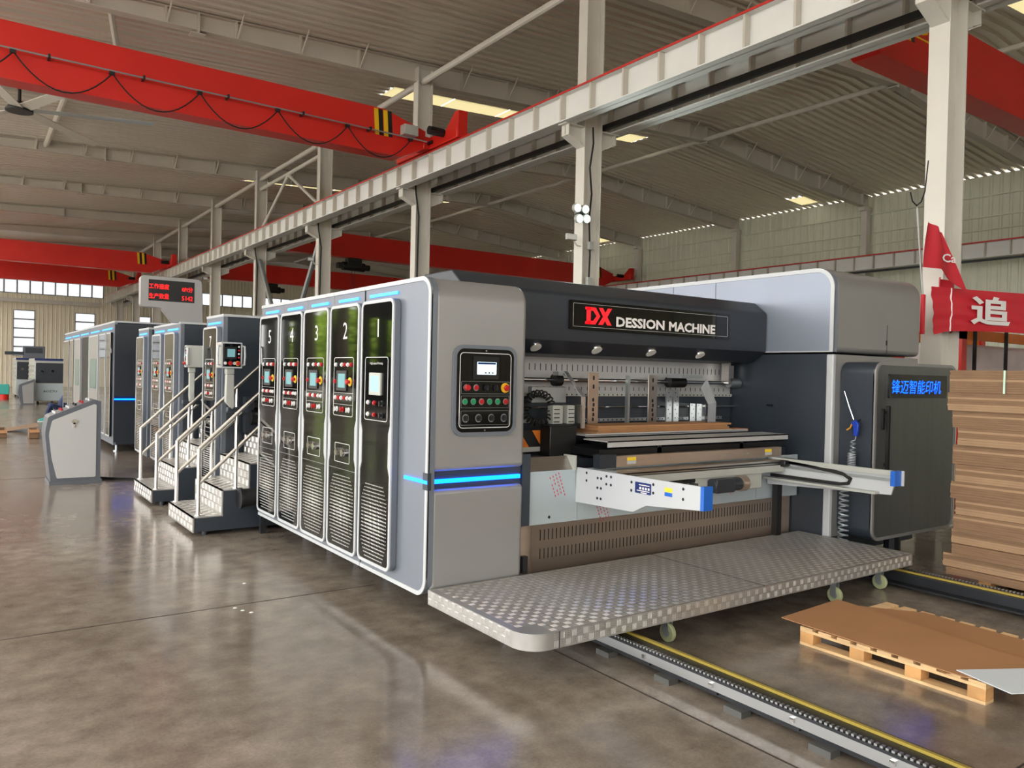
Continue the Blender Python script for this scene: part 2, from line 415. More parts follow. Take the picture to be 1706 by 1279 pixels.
# end wall behind the camera, with a big open gate
HB = [(-10.0, -4.0, 0, 5.5)] + [(x, x + 1.46, 2.4, 5.98) for x in (-2.2, 2.0, 6.2, 10.4)] + strip
mb = MB(FR((0, YN, 0), 'back')); mb.add(*ribbed(-XR, -XL, 0, 10.9, .3, .03, [(-b, -a, c, d) for (a, b, c, d) in HB]))
tag(mb.build('wall_front', M['wallb'], base=(9, YN, 0), smooth=None), 'beige ribbed steel end wall behind the camera with open gates', kind='structure')
# left wall added unseen: dark, with openings that shape the reflections in the doors
HL = [(43.2, 46.6, 0, 6.0), (47.6, 51.6, 0, 6.0), (38.4, 39.0, 2.6, 4.6), (40.3, 41.2, 2.2, 4.8), (54.0, 54.4, 2.4, 5.2), (56.4, 56.9, 2.4, 5.4), (60.5, 61.2, 2.2, 5.2)]
mb = MB(FR((XL, 0, 0), 'right')); mb.add(*ribbed(34.0, YF, 0, 9.0, .3, .03, HL))
tag(mb.build('wall_left_added', mat('added_dark_wall_cladding', (58, 62, 58), .5), base=(XL, 50, 0), smooth=None), 'unseen ribbed steel wall added on the yard side, openings set for reflections', kind='structure')
# trim strip along end wall
MB().box(XL, 9.4, YF - .5, YF - .2, 6.55, 6.85).build('trim_1', M['column'], None)
bpy.data.objects['trim_1']['kind'] = 'structure'; bpy.data.objects['trim_1']['label'] = 'grey steel beam across the beige end wall'
# ------------------------------------------------------------------ steelwork
# middle row columns: H section, flanges facing -x / +x
def col_label(k):
    return {0: 'grey steel column nearest the camera, with the red banners hung on it', 1: 'tall grey steel column with the lit floodlight and cables, behind the hood',
            2: 'grey steel column rising behind the rounded top of the control column', 3: 'grey steel column rising just above the black door numbered three'}.get(
        k, 'grey steel column, %s of the middle row counted from the camera' % ORD[k])
c_near = MB().box(-.225, -.205, -.13, .13, 0, 10.0); c_far = MB().box(.205, .225, -.13, .13, 0, 10.0); c_web = MB().box(-.205, .205, -.007, .007, 0, 10.0)
me_n = c_near.mesh('flange', M['column']); me_w = c_web.mesh('web', M['column'])
def brk(sx):
    # haunched bracket: sx -1 left, +1 right
    pts = [(.225, 6.32), (.62, 6.5), (.62, 6.68), (.225, 6.68)]
    m_ = MB(); m_.m = Matrix(((sx, 0, 0, 0), (0, 0, 1, 0), (0, 1, 0, 0), (0, 0, 0, 1)))
    m_.prism(pts, -.007, .007)
    m_.prism([(.225, 6.30), (.62, 6.48), (.62, 6.5), (.225, 6.32)], -.11, .11)
    m_.box(.225, .70, 6.68, 6.70, -.12, .12)
    m_.box(.60, .62, 6.5, 6.68, -.11, .11)
    return m_.mesh('crane_bracket', M['column'])
me_bl, me_br = brk(-1), brk(1)
COLX = 10.225
for k, y in enumerate(FY[1:]):
    t = thing('steel_column', col_label(k), 'column', (COLX, y - .11, 0), 'columns of the middle row')
    T = Matrix.Translation((COLX, y - .11, 0))
    inst('flange', me_n, t, T); inst('flange', me_n, t, T @ Matrix.Translation((.43, 0, 0))); inst('web', me_w, t, T)
    inst('crane_bracket', me_bl, t, T); inst('crane_bracket', me_br, t, T)
    MB().box(COLX - .26, COLX + .26, y - .11 - .17, y - .11 + .17, 0, .025).build('base_plate', M['column'], t)
# right wall columns
me_wc = MB().box(-.15, .15, -.12, .12, 0, 9.3).mesh('shaft', M['column'])
for k, y in enumerate(FY):
    if k < 1 or k > 8: continue
    t = thing('wall_column', 'pale steel column on the ribbed right wall, %s from the right' % ORD[k - 1], 'column', (32.05, y, 0), 'columns on the right wall')
    inst('shaft', me_wc, t, Matrix.Translation((32.05, y, 0)))
    MB().box(31.7, 32.25, y - .15, y + .15, 9.2, 9.36).build('cap_plate', M['column'], t)
# rafters
for k, y in enumerate(FY):
    t = thing('roof_rafter', 'off-white steel roof girder, %s frame counted from the camera' % ORD[k], 'girder', (10, y, 9.0), 'roof girders across the hall')
    for nm, xs in (('left_girder', [-14, -6, 1, 4.4, 10, 13.2, 17.4, 21.6]), ('right_girder', [21.6, 25.4, 28.8, 32.2])):
        m_ = MB(); n = len(xs)
        for (ya, yb, za, zb) in ((-.008, .008, 0, 1), (-.13, .13, 0, None), (-.13, .13, None, 1)):
            vs_, fs = [], []
            for x in xs:
                lo, hi = botz(x), roofz(x if x < 21.7 or nm == 'right_girder' else 21.6) - .02
                if nm == 'right_girder' and x == 21.6: hi = 10.74
                a = lo if za == 0 else hi - .02
                b = hi if zb == 1 else lo + .02
                vs_ += [(x, y + ya, a), (x, y + yb, a), (x, y + yb, b), (x, y + ya, b)]
            for i in range(n - 1):
                o = 4 * i
                for j in range(4): fs.append((o + j, o + 4 + j, o + 4 + (j + 1) % 4, o + (j + 1) % 4))
            fs += [(0, 1, 2, 3), (4 * n - 1, 4 * n - 2, 4 * n - 3, 4 * n - 4)]
            m_.add(vs_, fs)
        m_.build(nm, M['rafter'], t)
    if k > 7: continue
    for x in (4.4, 21.6):
        m_ = MB(); m_.box(x - .02, x + .02, y - .15, y + .15, botz(x) - .06, roofz(x) - .03); m_.box(x - .16, x + .16, y - .13, y + .13, botz(x) - .08, botz(x) - .06); m_.build('splice_plate', M['rafter'], t)
    x = .6
    while x < 31.8 and k < 7:
        if abs(x - 4.4) > .3 and abs(x - 21.6) > .4 and abs(x - COLX) > .5:
            m_ = MB()
            m_.box(x - .025, x + .025, y - .12, y - .008, botz(x) + .02, roofz(x) - .03)
            m_.cyl((x + .03, y - .1, botz(x) + .03), (x + .05, y - .55, roofz(x) - .02), .022, seg=5)
            m_.build('fly_brace', M['rafter'], t)
        x += 1.55
# longitudinal ties
def tie(x, z, r, lab, k0, k1, grp):
    for k in range(k0, k1):
        m_ = MB(); m_.cyl((x, FY[k] + .02, z), (x, FY[k + 1] - .02, z), r, seg=10)
        o = m_.build('tie_tube', M['column']); tag(o, '%s, %s bay counted from the camera' % (lab, ORD[k]), 'tube', grp)
tie(10.2, 9.66, .085, 'white tie tube over the middle columns', 0, 9, 'tie tubes over the middle columns')
tie(21.6, 10.3, .075, 'white tie tube under the ridge on the right', 0, 9, 'tie tubes under the ridge')
tie(2.5, 9.68, .095, 'white tie tube under the left roof', 4, 5, 'tie tubes on the left')
# bracing between the fourth and fifth column
def brace(pts, lab, r=.06, m='column'):
    t = MB()
    for a, b in pts: t.cyl(a, b, r, seg=8)
    tag(t.build('cross_brace', M[m]), lab, 'brace', 'braces between middle columns')
y3, y4 = FY[4], FY[5]
brace([((10.2, y3, 9.25), (10.2, y4, 9.25))], 'lower white tie tube beside the inverted V brace', .07)
brace([((10.2, (y3 + y4) / 2, 9.2), (10.2, y3 + .2, 7.5))], 'near leg of the inverted V brace above the runway')
brace([((10.2, (y3 + y4) / 2, 9.2), (10.2, y4 - .2, 7.5))], 'far leg of the inverted V brace above the runway')
brace([((10.2, y3 + .2, 6.3), (10.2, (y3 + y4) / 2, 2.2))], 'near slanting brace below the runway above the numbered doors', .09, 'zinc')
brace([((10.2, y4 - .2, 6.3), (10.2, (y3 + y4) / 2, 2.2))], 'far slanting brace below the runway above the numbered doors', .09, 'zinc')
brace([((2.6, FY[3] + .1, 9.7), (4.0, FY[4] - .1, 9.5))], 'slanting white roof brace above the fan on the left', .07)

# crane runways
Y0, Y1 = -19.5, 69.5
def runway(x, ztop, zbot, lab, grp, stiff=True, mid=True):
    t = thing('crane_runway', lab, 'runway beam', (x, 30, zbot), grp)
    ys = [Y0] + [y - .11 for y in FY[1:]] + [Y1]
    for a, b in zip(ys, ys[1:]):
        m_ = MB(); m_.box(x - .006, x + .006, a + .01, b - .01, zbot, ztop); m_.box(x - .15, x + .15, a + .01, b - .01, zbot, zbot + .02); m_.box(x - .15, x + .15, a + .01, b - .01, ztop - .02, ztop)
        m_.build('girder', M['runway'], t)
    MB().box(x - .03, x + .03, Y0, Y1, ztop, ztop + .05).box(x - .16, x - .14, Y0, Y1, ztop - .028, ztop + .006).build('crane_rail', M['redrail'], t)
    if stiff:
        me = MB().box(-.13, -.006, -.02, .02, 0, ztop - zbot - .04).mesh('stiffener', M['rafter'])
        y = FY[0]
        while y < Y1 - .3:
            inst('stiffener', me, t, Matrix.Translation((x, y - .11, zbot + .02))); y += 6.95 / 8
    return t
runway(9.6, 7.25, 6.70, 'white crane runway girder with stiffeners and red rail, left of the columns', 'crane runway girders')
runway(10.85, 7.25, 6.70, 'white crane runway girder on the right side of the middle columns', 'crane runway girders')
t = runway(31.1, 7.1, 6.52, 'white crane runway girder along the ribbed right wall', 'crane runway girders')
# conductor bars between the two girders
tag(MB().box(10.52, 10.6, Y0, Y1, 6.74, 6.84).build('conductor_bar', M['black'], base=(10.5, 30, 6.74)), 'black conductor bar hung between the two runway girders', 'conductor bar')
tag(MB().box(30.75, 30.8, Y0, Y1, 6.35, 6.43).build('conductor_bar', M['black'], base=(30.7, 30, 6.35)), 'black conductor bar along the right wall runway', 'conductor bar')

# ------------------------------------------------------------------ overhead cranes
def crane(xa, xb, yc, lab, detail, hoist=None, m='red'):
    t = thing('bridge_crane', lab, 'crane', ((xa + xb) / 2, yc, 7.0), 'red overhead bridge cranes')
    F = FR((0, yc, 0), 'front')
    pts = [(xa + .4, 7.75), (xa + 1.4, 8.06), (xb - 1.35, 8.06), (xb - .25, 7.74), (xb - .25, 7.32), (xb - .9, 7.0), (xa + 1.0, 7.0), (xa + .4, 7.32)]
    MB(F).prism(pts, -.24, .24).build('girder', M[m], t, smooth=None)
    for x in (xa, xb):
        sg = 1 if x == xb else -1
        m_ = MB(); m_.box(x - .14, x + .14, yc - 1.55, yc + 1.55, 7.32, 7.62); m_.box(min(x - sg * .3, x - sg * .14), max(x - sg * .3, x - sg * .14), yc - .25, yc + .25, 7.32, 7.62)
        m_.build('end_carriage', M[m], t, bevel=.02)
        for s in (-1.3, 1.3):
            MB().cyl((x - .05, yc + s, 7.4), (x + .05, yc + s, 7.4), .095, seg=12).build('wheel', M['black'], t)
        m_ = MB(FR((x, 0, 0), 'side')); m_.prism([(yc - 1.6, 7.33), (yc - 1.2, 7.33), (yc - 1.0, 7.62), (yc - 1.42, 7.95), (yc - 1.6, 7.95)], -.12, .12)
        m_.build('buffer_plate', M[m], t)
        MB().cyl((x - sg * .55, yc - .95, 7.55), (x - sg * .15, yc - .95, 7.55), .1, seg=10).build('drive_motor', M['black'], t)
    for i in range(2):
        for (xx, s) in ((xb - 1.62, 1), (xa + 1.5, 1)):
            u = xx + i * .24
            MB(F).prism([(u - .02, 8.03), (u + .09, 8.03), (u + .13, 7.42), (u + .02, 7.42)], .24, .245).build('yellow_stripe', M['hazyel'], t)
            MB(F).prism([(u + .09, 8.03), (u + .20, 8.03), (u + .24, 7.42), (u + .13, 7.42)], .24, .245).build('black_stripe', M['hazblack'], t)
    if detail:
        MB().cyl((xa + .5, yc - .42, 7.62), (xb - .3, yc - .42, 7.44), .018, seg=8).build('festoon_rail', M['zinc'], t)
        MB(F).box(xb - .95, xb - .58, 7.5, 7.74, .26, .5).build('control_box', M['cream'], t, bevel=.01)
        n = 8; L = xb - xa - 1.2
        for i in range(n + 1):
            x = xb - .75 - i * 1.62; zt = 7.43 + (xb - x) / (xb - xa) * .18
            if x < xa + .5: break
            MB().box(x - .05, x + .05, yc - .45, yc - .39, zt - .07, zt - .01).build('cable_trolley', M['black'], t)
            MB().box(x + .55, x + .59, yc - .46, yc - .24, zt - .02, zt + .05).build('rail_clip', M['rust'], t)
            if i < n:
                path = []
                for j in range(13):
                    s = j / 12; path.append((x - 1.62 * s, yc - .42, zt - .05 + .03 * s - 1.0 * 4 * s * (1 - s) * .55))
                MB().tube(path, .014, 5).build('festoon_cable', M['rubber'], t)
    if hoist:
        hx = hoist
        m_ = MB(); m_.cyl((hx - .55, yc, 6.62), (hx + .55, yc, 6.62), .2, seg=12); m_.cyl((hx + .55, yc, 6.62), (hx + .8, yc, 6.62), .14, seg=10); m_.box(hx - .35, hx + .35, yc - .2, yc + .2, 6.62, 6.98); m_.box(hx - .8, hx - .5, yc - .15, yc + .15, 6.5, 6.75)
        m_.build('hoist', M['black'], t, bevel=.02)
        m_ = MB()
        for dx in (-.08, .08): m_.cyl((hx + dx, yc, 6.5), (hx + dx, yc, 5.0), .012, seg=5)
        m_.build('hoist_rope', M['rust'], t)
        MB().box(hx - .15, hx + .15, yc - .08, yc + .08, 4.6, 5.0).build('hook_block', M['hazyel'], t, bevel=.03)
    return t
crane(-13.2, 9.6, 17.4, 'bright red bridge crane with cable loops crossing the upper left', True)
crane(-13.2, 9.6, 47.4, 'red bridge crane far off on the left, nearer of the two', False)
crane(-13.2, 9.6, 57.6, 'red bridge crane far off on the left, nearest the end wall', False)
crane(10.85, 31.1, 7.1, 'bright red bridge crane crossing the upper right corner', False)
crane(10.85, 31.1, 34.0, 'dark red bridge crane seen between the middle columns', False, 14.9)
crane(10.85, 31.1, 47.5, 'farther dark red bridge crane low behind the columns', False, 15.5)
# warning plate on right crane
ft = [o for o in bpy.data.objects if o.get('label') == 'bright red bridge crane crossing the upper right corner'][0]
F = FR((0, 7.1, 0), 'front')
MB(F).ring(12.55, 13.7, 7.52, 7.98, .01, .03, .24, .246, 1).build('plate_border', M['hazyel'], ft)
text('plate_lettering', 'LD5', M['hazyel'], F, 13.1, 7.75, .3, .85, ft, bold=.03, depth=.246)

# ------------------------------------------------------------------ ceiling fan, lights on the columns
t = thing('ceiling_fan', 'large black and white ceiling fan hanging at the left edge', 'fan', (1.3, 25.6, 8.75))
MB().cyl((1.3, 25.6, 8.95), (1.3, 25.6, 9.6), .045, seg=8).build('drop_rod', M['black'], t)
m_ = MB(); m_.cyl((1.3, 25.6, 8.78), (1.3, 25.6, 8.95), .3, .24, seg=16); m_.cyl((1.3, 25.6, 8.72), (1.3, 25.6, 8.78), .34, seg=16); m_.build('motor_housing', M['black'], t)
MB().box(1.16, 1.44, 25.48, 25.72, 9.4, 9.6).build('mount', M['black'], t)
for i, (tx, ty) in enumerate(((3.6, 28.2), (2.25, 23.1), (-.6, 28.9), (4.6, 24.6), (-1.9, 26.4), (.2, 22.3))):
    d = (Vector((tx, ty, 0)) - Vector((1.3, 25.6, 0))); d = d.normalized(); n = Vector((-d.y, d.x, 0))
    c0 = Vector((1.3, 25.6, 8.78)); a = c0 + d * .3; b = c0 + d * 3.4
    m_ = MB(); vs_ = []
    for p, wd in ((a, .17 if i != 3 else .05), (b, .13 if i != 3 else .04)):
        for s, dz in ((-1, .03), (1, -.03)): vs_ += [p + n * wd * s + Vector((0, 0, dz)), p + n * wd * s + Vector((0, 0, dz + .02))]
    m_.add(vs_, [(0, 2, 3, 1), (4, 5, 7, 6), (0, 4, 6, 2), (1, 3, 7, 5), (0, 1, 5, 4), (2, 6, 7, 3)])
    m_.build('blade', M['column' if i != 3 else 'zinc'], t)
# lit four-lens floodlight on the second column
t = thing('floodlight', 'lit four-lens floodlight on the tall column', 'floodlight', (9.9, 11.9, 4.95))
m_ = MB(); m_.box(9.8, 10.01, 11.72, 11.86, 4.9, 4.98); m_.build('bracket', M['black'], t)
for (dx, dz) in ((-.1, .1), (.1, .1), (-.04, -.1), (.14, -.08)):
    hd = MB(); hd.cyl((9.82 + dx, 11.76, 4.95 + dz), (9.82 + dx, 11.68, 4.94 + dz), .085, seg=12); h_ = hd.build('lamp_head', M['cream'], t)
    MB().cyl((9.82 + dx, 11.679, 4.94 + dz), (9.82 + dx, 11.67, 4.94 + dz), .07, seg=12).build('lens', M['lamp'], h_)
lt = bpy.data.lights.new('floodlight_bulb', 'AREA'); lt.energy = 25; lt.size = .3; lt.shape = 'DISK'; lt.color = (.9, 1, .95)
lo = bpy.data.objects.new('floodlight_bulb', lt); COL.objects.link(lo); lo.location = (9.85, 11.62, 4.93); lo.rotation_euler = (math.radians(-75), 0, 0)
def spot(name, lab, loc, m='black'):
    x, y, z = loc
    t = thing(name, lab, 'floodlight', loc, 'unlit floodlights on columns')
    MB().box(x - .12, x + .12, y - .08, y, z - .06, z + .06).build('lamp_head', M[m], t, bevel=.01)
    MB().box(x - .1, x + .1, y - .09, y - .08, z - .05, z + .05).build('lens', M['lens'], t)
    MB().tube([(x, y - .02, z), (x + .05, y, z + .0), (x + .18, y, z - .14), (x + .29, y, z - .14)], .018, 5).build('bracket', M['column'], t)
spot('floodlight', 'small grey floodlight on an arm below the lit one', (9.72, 11.9, 4.5), 'cream')
spot('floodlight', 'small black floodlight on the column above door three', (9.72, FY[4] - .2, 5.55))
spot('floodlight', 'small dark floodlight on the column beside the red display', (9.72, FY[6] - .2, 6.1))
# cable and boxes down the second column
t = thing('column_cabling', 'black cable with switch boxes running down the tall column', 'cable', (10.2, 11.85, 3.0))
MB().tube([(10.16, 11.8, 6.7), (10.2, 11.82, 6.4), (10.12, 11.82, 5.9), (10.2, 11.84, 5.4), (10.14, 11.83, 4.9), (10.2, 11.85, 4.2), (10.17, 11.85, 3.3)], .02, 6).build('cable', M['rubber'], t)
MB().box(10.1, 10.24, 11.78, 11.86, 3.45, 3.75).build('switch_box', M['cream'], t, bevel=.01)
MB().box(10.12, 10.24, 11.78, 11.86, 4.3, 4.45).build('junction_box', M['cream'], t, bevel=.01)
for k in (3, 4, 2):
    y = FY[k + 1]
    tag(MB().tube([(9.95, y - .27, 7.1), (9.96, y - .3, 6.6), (10.08, y - .27, 6.0), (10.06, y - .27, 4.4), (10.06, y - .27, 2.6)], .022, 6).build('drop_cable', M['rubber'], None), 'black cable running down the %s middle column' % ORD[k], 'cable', 'drop cables on columns')
# ------------------------------------------------------------------ small control hardware (shared meshes)
I4 = Matrix.Identity(4)
BTN = {}
def button_mesh(kind, colr):
    key = (kind, colr)
    if key in BTN: return BTN[key]
    m_ = MB()
    if kind == 'push':
        m_.cyl((0, 0, 0), (0, 0, .008), .018, seg=10); m_.cyl((0, 0, .008), (0, 0, .016), .013, .012, seg=10); nm = 'push_button'
    elif kind == 'mush':
        m_.cyl((0, 0, 0), (0, 0, .02), .014, seg=10); m_.cyl((0, 0, .02), (0, 0, .034), .024, .018, seg=12); nm = 'stop_button'
    elif kind == 'knob':
        m_.cyl((0, 0, 0), (0, 0, .006), .022, seg=12); m_.cyl((0, 0, .006), (0, 0, .02), .014, .013, seg=12); m_.box(-.004, .004, -.02, .02, .02, .028); nm = 'selector_knob'
    elif kind == 'gauge':
        m_.cyl((0, 0, 0), (0, 0, .03), .034, .03, seg=14); nm = 'regulator_knob'
    BTN[key] = m_.mesh(nm, M[colr], 40); return BTN[key]
def btn(parent, F, u, v, n, kind, colr):
    me = button_mesh(kind, colr)
    return inst(me.name.split('.')[0], me, parent, F @ Matrix.Translation((u, v, n)))

SX = 2.66       # plane of the side panels
def door(unit, yc, wd, z0, z1, number, style):
    """tall black acrylic door standing proud of the side panel"""
    F = FR((SX, yc, 0), 'left'); h = wd / 2
    d = MB(F).rr(-h, h, z0, z1, .06, .004, .05).build('door', M['side'], unit, smooth=35)
    MB(F).ring(-h, h, z0, z1, .06, .024, .05, .062, 5).build('door_trim', M['white'], d)
    MB(F).rr(-h + .024, h - .024, z0 + .024, z1 - .024, .04, .05, .057).build('gloss_panel', M['gloss'], d)
    for s in (-1, 1):
        e = s * (h - .022); i_ = s * (h - .05)
        MB(F).prism([(e, 1.02), (i_, 1.09), (i_, 1.34), (e, 1.41)], .056, .062).build('trim_flare', M['white'], d)
    if number: text('door_number', number, M['bannerw'], F, .02, 2.13, .135, None, d, bold=-.004, depth=.0585)
    p = MB(F).ring(-.2, .2, 1.425, 1.91, .025, .004, .057, .059, 3).build('panel_outline', M['whitebtn'], d)
    if style == 'A':
        text('panel_heading', 'High-speed Printing', M['whitebtn'], F, 0, 1.86, .022, .22, d, depth=.0585)
        MB(F).rr(-.1, .1, 1.62, 1.79, .008, .057, .07).build('screen_bezel', M['cream'], d)
        MB(F).rr(-.075, .065, 1.65, 1.765, .004, .07, .072).build('screen', M['screen'], d)
        for (uu, vv, k, c) in [(-.13, 1.56, 'push', 'whitebtn'), (-.02, 1.56, 'push', 'redbtn'), (.11, 1.56, 'knob', 'blackbtn'), (-.13, 1.47, 'push', 'whitebtn'), (-.02, 1.47, 'push', 'redbtn'), (.11, 1.47, 'knob', 'blackbtn')]:
            btn(d, F, uu, vv, .057, k, c)
    else:
        for i in range(6): btn(d, F, -.155 + .062 * i, 1.85, .057, 'push', ('whitebtn', 'blackbtn', 'whitebtn', 'redbtn', 'whitebtn', 'redbtn')[i])
        MB(F).rr(-.13, .075, 1.635, 1.8, .008, .057, .066).build('screen_bezel', M['black'], d)
        MB(F).rr(-.09, .05, 1.66, 1.775, .004, .066, .068).build('screen', M['screendim'], d)
        btn(d, F, -.165, 1.71, .057, 'push', 'redbtn')
        MB(F).cyl((.135, 1.71, .057), (.135, 1.71, .062), .036, seg=16).build('stop_ring', M['yellow'], d)
        btn(d, F, .135, 1.71, .062, 'mush', 'redbtn')
        for i in range(6): btn(d, F, -.155 + .062 * i, 1.575, .057, 'push', ('whitebtn', 'redbtn', 'whitebtn', 'redbtn', 'whitebtn', 'whitebtn')[i])
        for i in range(3): btn(d, F, -.12 + .12 * i, 1.48, .057, 'knob', ('whitebtn', 'redbtn', 'whitebtn')[i])
        for v in (1.52, 1.615): MB(F).box(-.19, .19, v, v + .002, .057, .058).build('panel_rule', M['whitebtn'], d)
        MB(F).ring(-.15, .15, 1.04, 1.2, .01, .004, .057, .059, 2).build('regulator_outline', M['whitebtn'], d)
        for u in (-.07, .05): btn(d, F, u, 1.125, .057, 'gauge', 'chrome')
        MB(F).box(-h + .03, h - .03, .985, .988, .057, .058).build('panel_joint', M['zinc'], d)
    m_ = MB(F); rows = 21
    zt, zb = (.93, .37)
    for r_ in range(rows):
        v = zt + (zb - zt) * r_ / (rows - 1)
        rowk = 1 - abs(r_ - rows * .5) / (rows * .62)
        nn = 19; half = (h - .07) * (0.72 + .28 * min(1, min(r_, rows - 1 - r_) / 4))
        for c in range(nn):
            u = -half + 2 * half * c / (nn - 1); kk = 1 - (abs(u) / (h - .05)) ** 2 * .75
            m_.disc(u, v, .0585, .0035 + .0065 * max(.1, rowk) * kk, 6)
    g = m_.build('dot_grid', mat_dot, d, smooth=None); g['kind'] = 'stuff'
    return d
mat_dot = mat('pale_dot_print', (214, 214, 210), .3)
mat_wheel = mat('pale_green_castor_tyre', (176, 182, 140), .45)

def rounded_side(y0, y1, z0, z1, r):
    """side panel outline in the left frame, rounded at the near (y0) corners"""
    return [(-y1, z0, 0), (-y0, z0, r), (-y0, z1, r), (-y1, z1, 0)]

# ------------------------------------------------------------------ feeder unit
FU = thing('feeder_unit', 'grey feeder end of the printing machine with black hood and control column', 'machine', (4.8, 5.2, 0.2))
F = FR((SX, 0, 0), 'left'); FF = FR((0, 4.74, 0), 'front')
po = rpoly(rounded_side(4.74, 5.815, .235, 2.475, .13), 8)
MB(F).prism(po, -.05, 0).build('side_panel', M['side'], FU, smooth=30)
pi = rpoly([(-5.815, .265, 0), (-4.77, .265, .10), (-4.77, 2.445, .10), (-5.815, 2.445, 0)], 8)
MB(F).ringp(po, pi, -.01, .008).build('side_trim', M['white'], FU)
MB(F).box(-4.80, -4.732, .985, 1.105, -.02, .0085).build('band_notch', M['slate'], FU)
MB(F).box(-5.08, -4.735, 1.028, 1.052, 0, .011).build('side_light_strip', M['led'], FU)
MB(F).box(-5.72, -5.24, 2.377, 2.4, 0, .01).build('light_bar', M['ledw'], FU)
door(FU, 5.474, .56, .32, 2.345, '1', 'A')
# column covers
S = FR((0, 0, 0), 'side')
pr = rpoly([(4.745, 1.108, 0), (5.6, 1.108, 0), (5.6, 2.47, 0), (4.745, 2.47, .15)], 8)
MB(S).prism(pr, 2.69, 3.485).build('column_upper_cover', M['front'], FU, bevel=.035, bseg=4)
pr = rpoly([(4.745, .25, .06), (5.6, .25, 0), (5.6, .985, 0), (4.745, .985, 0)], 8)
MB(S).prism(pr, 2.69, 3.485).build('column_lower_cover', M['front'], FU, bevel=.035, bseg=4)
MB().box(2.675, 3.475, 4.775, 5.6, .95, 1.14).build('column_band', M['slate'], FU)
MB().box(2.672, 3.455, 4.752, 4.78, 1.026, 1.054).build('front_light_strip', M['led'], FU)
# control panel
MB(FF).ring(2.838, 3.385, 1.352, 2.005, .085, .03, .0, .012, 6).build('panel_rim', M['side'], FU)
CP = MB(FF).rr(2.866, 3.357, 1.38, 1.978, .06, .0, .012, 6).build('control_panel', M['gloss'], FU)
MB(FF).ring(2.89, 3.333, 1.41, 1.95, .03, .005, .012, .0135, 4).build('panel_outline', M['whitebtn'], CP)
MB(FF).rr(3.0, 3.22, 1.762, 1.925, .01, .012, .02).build('screen_bezel', M['black'], CP)
sc = MB(FF).rr(3.03, 3.195, 1.795, 1.885, .004, .02, .022).build('screen', M['screenlt'], CP)
for i in range(3): MB(FF).box(3.095 + i * .03, 3.11 + i * .03, 1.803, 1.812, .022, .023).build('screen_icon', M['black'], CP)
MB(FF).box(3.035, 3.19, 1.868, 1.882, .022, .023).build('screen_header', M['navyplate'], CP)
for (a, b) in ((1.655, 1.745), (1.555, 1.642), (1.432, 1.535)):
    MB(FF).ring(2.905, 3.32, a, b, .004, .002, .012, .0128, 1).build('row_outline', M['zinc'], CP)
for i, (k, c) in enumerate([('mush', 'redbtn'), ('push', 'redbtn'), ('knob', 'blackbtn'), ('knob', 'blackbtn'), ('mush', 'redbtn')]):
    u = 2.945 + i * .084
    if i == 4: MB(FF).cyl((u, 1.7, .012), (u, 1.7, .018), .036, seg=18).build('stop_ring', M['yellow'], CP)
    elif i < 2: MB(FF).cyl((u, 1.7, .012), (u, 1.7, .014), .024, seg=14).build('button_ring', M['zinc'], CP)
    btn(CP, FF, u, 1.7, .016, k, c)
for i, c in enumerate(['greenbtn', 'greenbtn', 'redbtn', 'greenbtn', 'greenbtn', 'redbtn']):
    u = 2.938 + i * .07; MB(FF).cyl((u, 1.6, .012), (u, 1.6, .014), .023, seg=14).build('button_ring', M['zinc'], CP)
    btn(CP, FF, u, 1.6, .014, 'push', c)
for i in range(4):
    u = 2.945 + i * .11; MB(FF).ring(u - .026, u + .026, 1.452, 1.51, .024, .006, .012, .0135, 4).build('dial_scale', M['zinc'], CP)
    btn(CP, FF, u, 1.482, .013, 'knob', 'blackbtn')
for v in (1.393, 1.965): btn(CP, FF, 3.11, v, .012, 'push', 'chrome').scale = (.35, .35, .4)

# hood
pr = rpoly([(5.2, 2.095, .01), (5.37, 1.985, .02), (5.64, 1.965, 0), (5.81, 1.965, 0), (5.81, 2.62, 0), (5.36, 2.62, .06), (5.2, 2.50, .06)], 5)
HD = MB(S).prism(pr, 3.18, 6.94).build('hood', M['dark'], FU, bevel=.03, bseg=3)
FH = FR((0, 5.2, 0), 'front')
SG = MB(FH).rr(4.25, 6.325, 2.2, 2.45, .012, .002, .022).build('sign_board', M['gloss'], FU)
MB(FH).ring(4.285, 6.29, 2.225, 2.425, .004, .002, .022, .0235, 1).build('sign_outline', M['whitebtn'], SG)
# DX emblem drawn as polygons
FD = FR((0, 5.178, 0), 'front')
def poly(name, pts, m, par, n0=0, n1=.004, fr=None): return MB(fr if fr is not None else FD).prism(pts, n0, n1).build(name, M[m], par, smooth=None)
dm = mat('red_sign_letter', (226, 26, 36), .35, emit=(226, 20, 34), estr=.25); M['dxred'] = dm
x0 = 4.435; zt, zb = 2.4, 2.252; w_ = .155
MBd = MB(FD)
MBd.prism([(x0, zt), (x0 + .045, zt), (x0 + .045, zb), (x0, zb)], 0, .004)
MBd.prism([(x0 - .015, zt), (x0 + .045, zt), (x0 + .045, zt - .03), (x0 - .015, zt - .022)], 0, .004)
MBd.prism([(x0 - .015, zb), (x0 + .045, zb), (x0 + .045, zb + .03), (x0 - .015, zb + .022)], 0, .004)
MBd.prism([(x0 + .045, zt), (x0 + .1, zt), (x0 + .1, zt - .03), (x0 + .045, zt - .03)], 0, .004)
MBd.prism([(x0 + .045, zb), (x0 + .1, zb), (x0 + .1, zb + .03), (x0 + .045, zb + .03)], 0, .004)
MBd.prism([(x0 + .1, zt), (x0 + .155, 2.326), (x0 + .115, 2.326), (x0 + .075, zt - .03)], 0, .004)
MBd.prism([(x0 + .1, zb), (x0 + .155, 2.326), (x0 + .115, 2.326), (x0 + .075, zb + .03)], 0, .004)
MBd.build('emblem_letter', dm, SG, smooth=None)
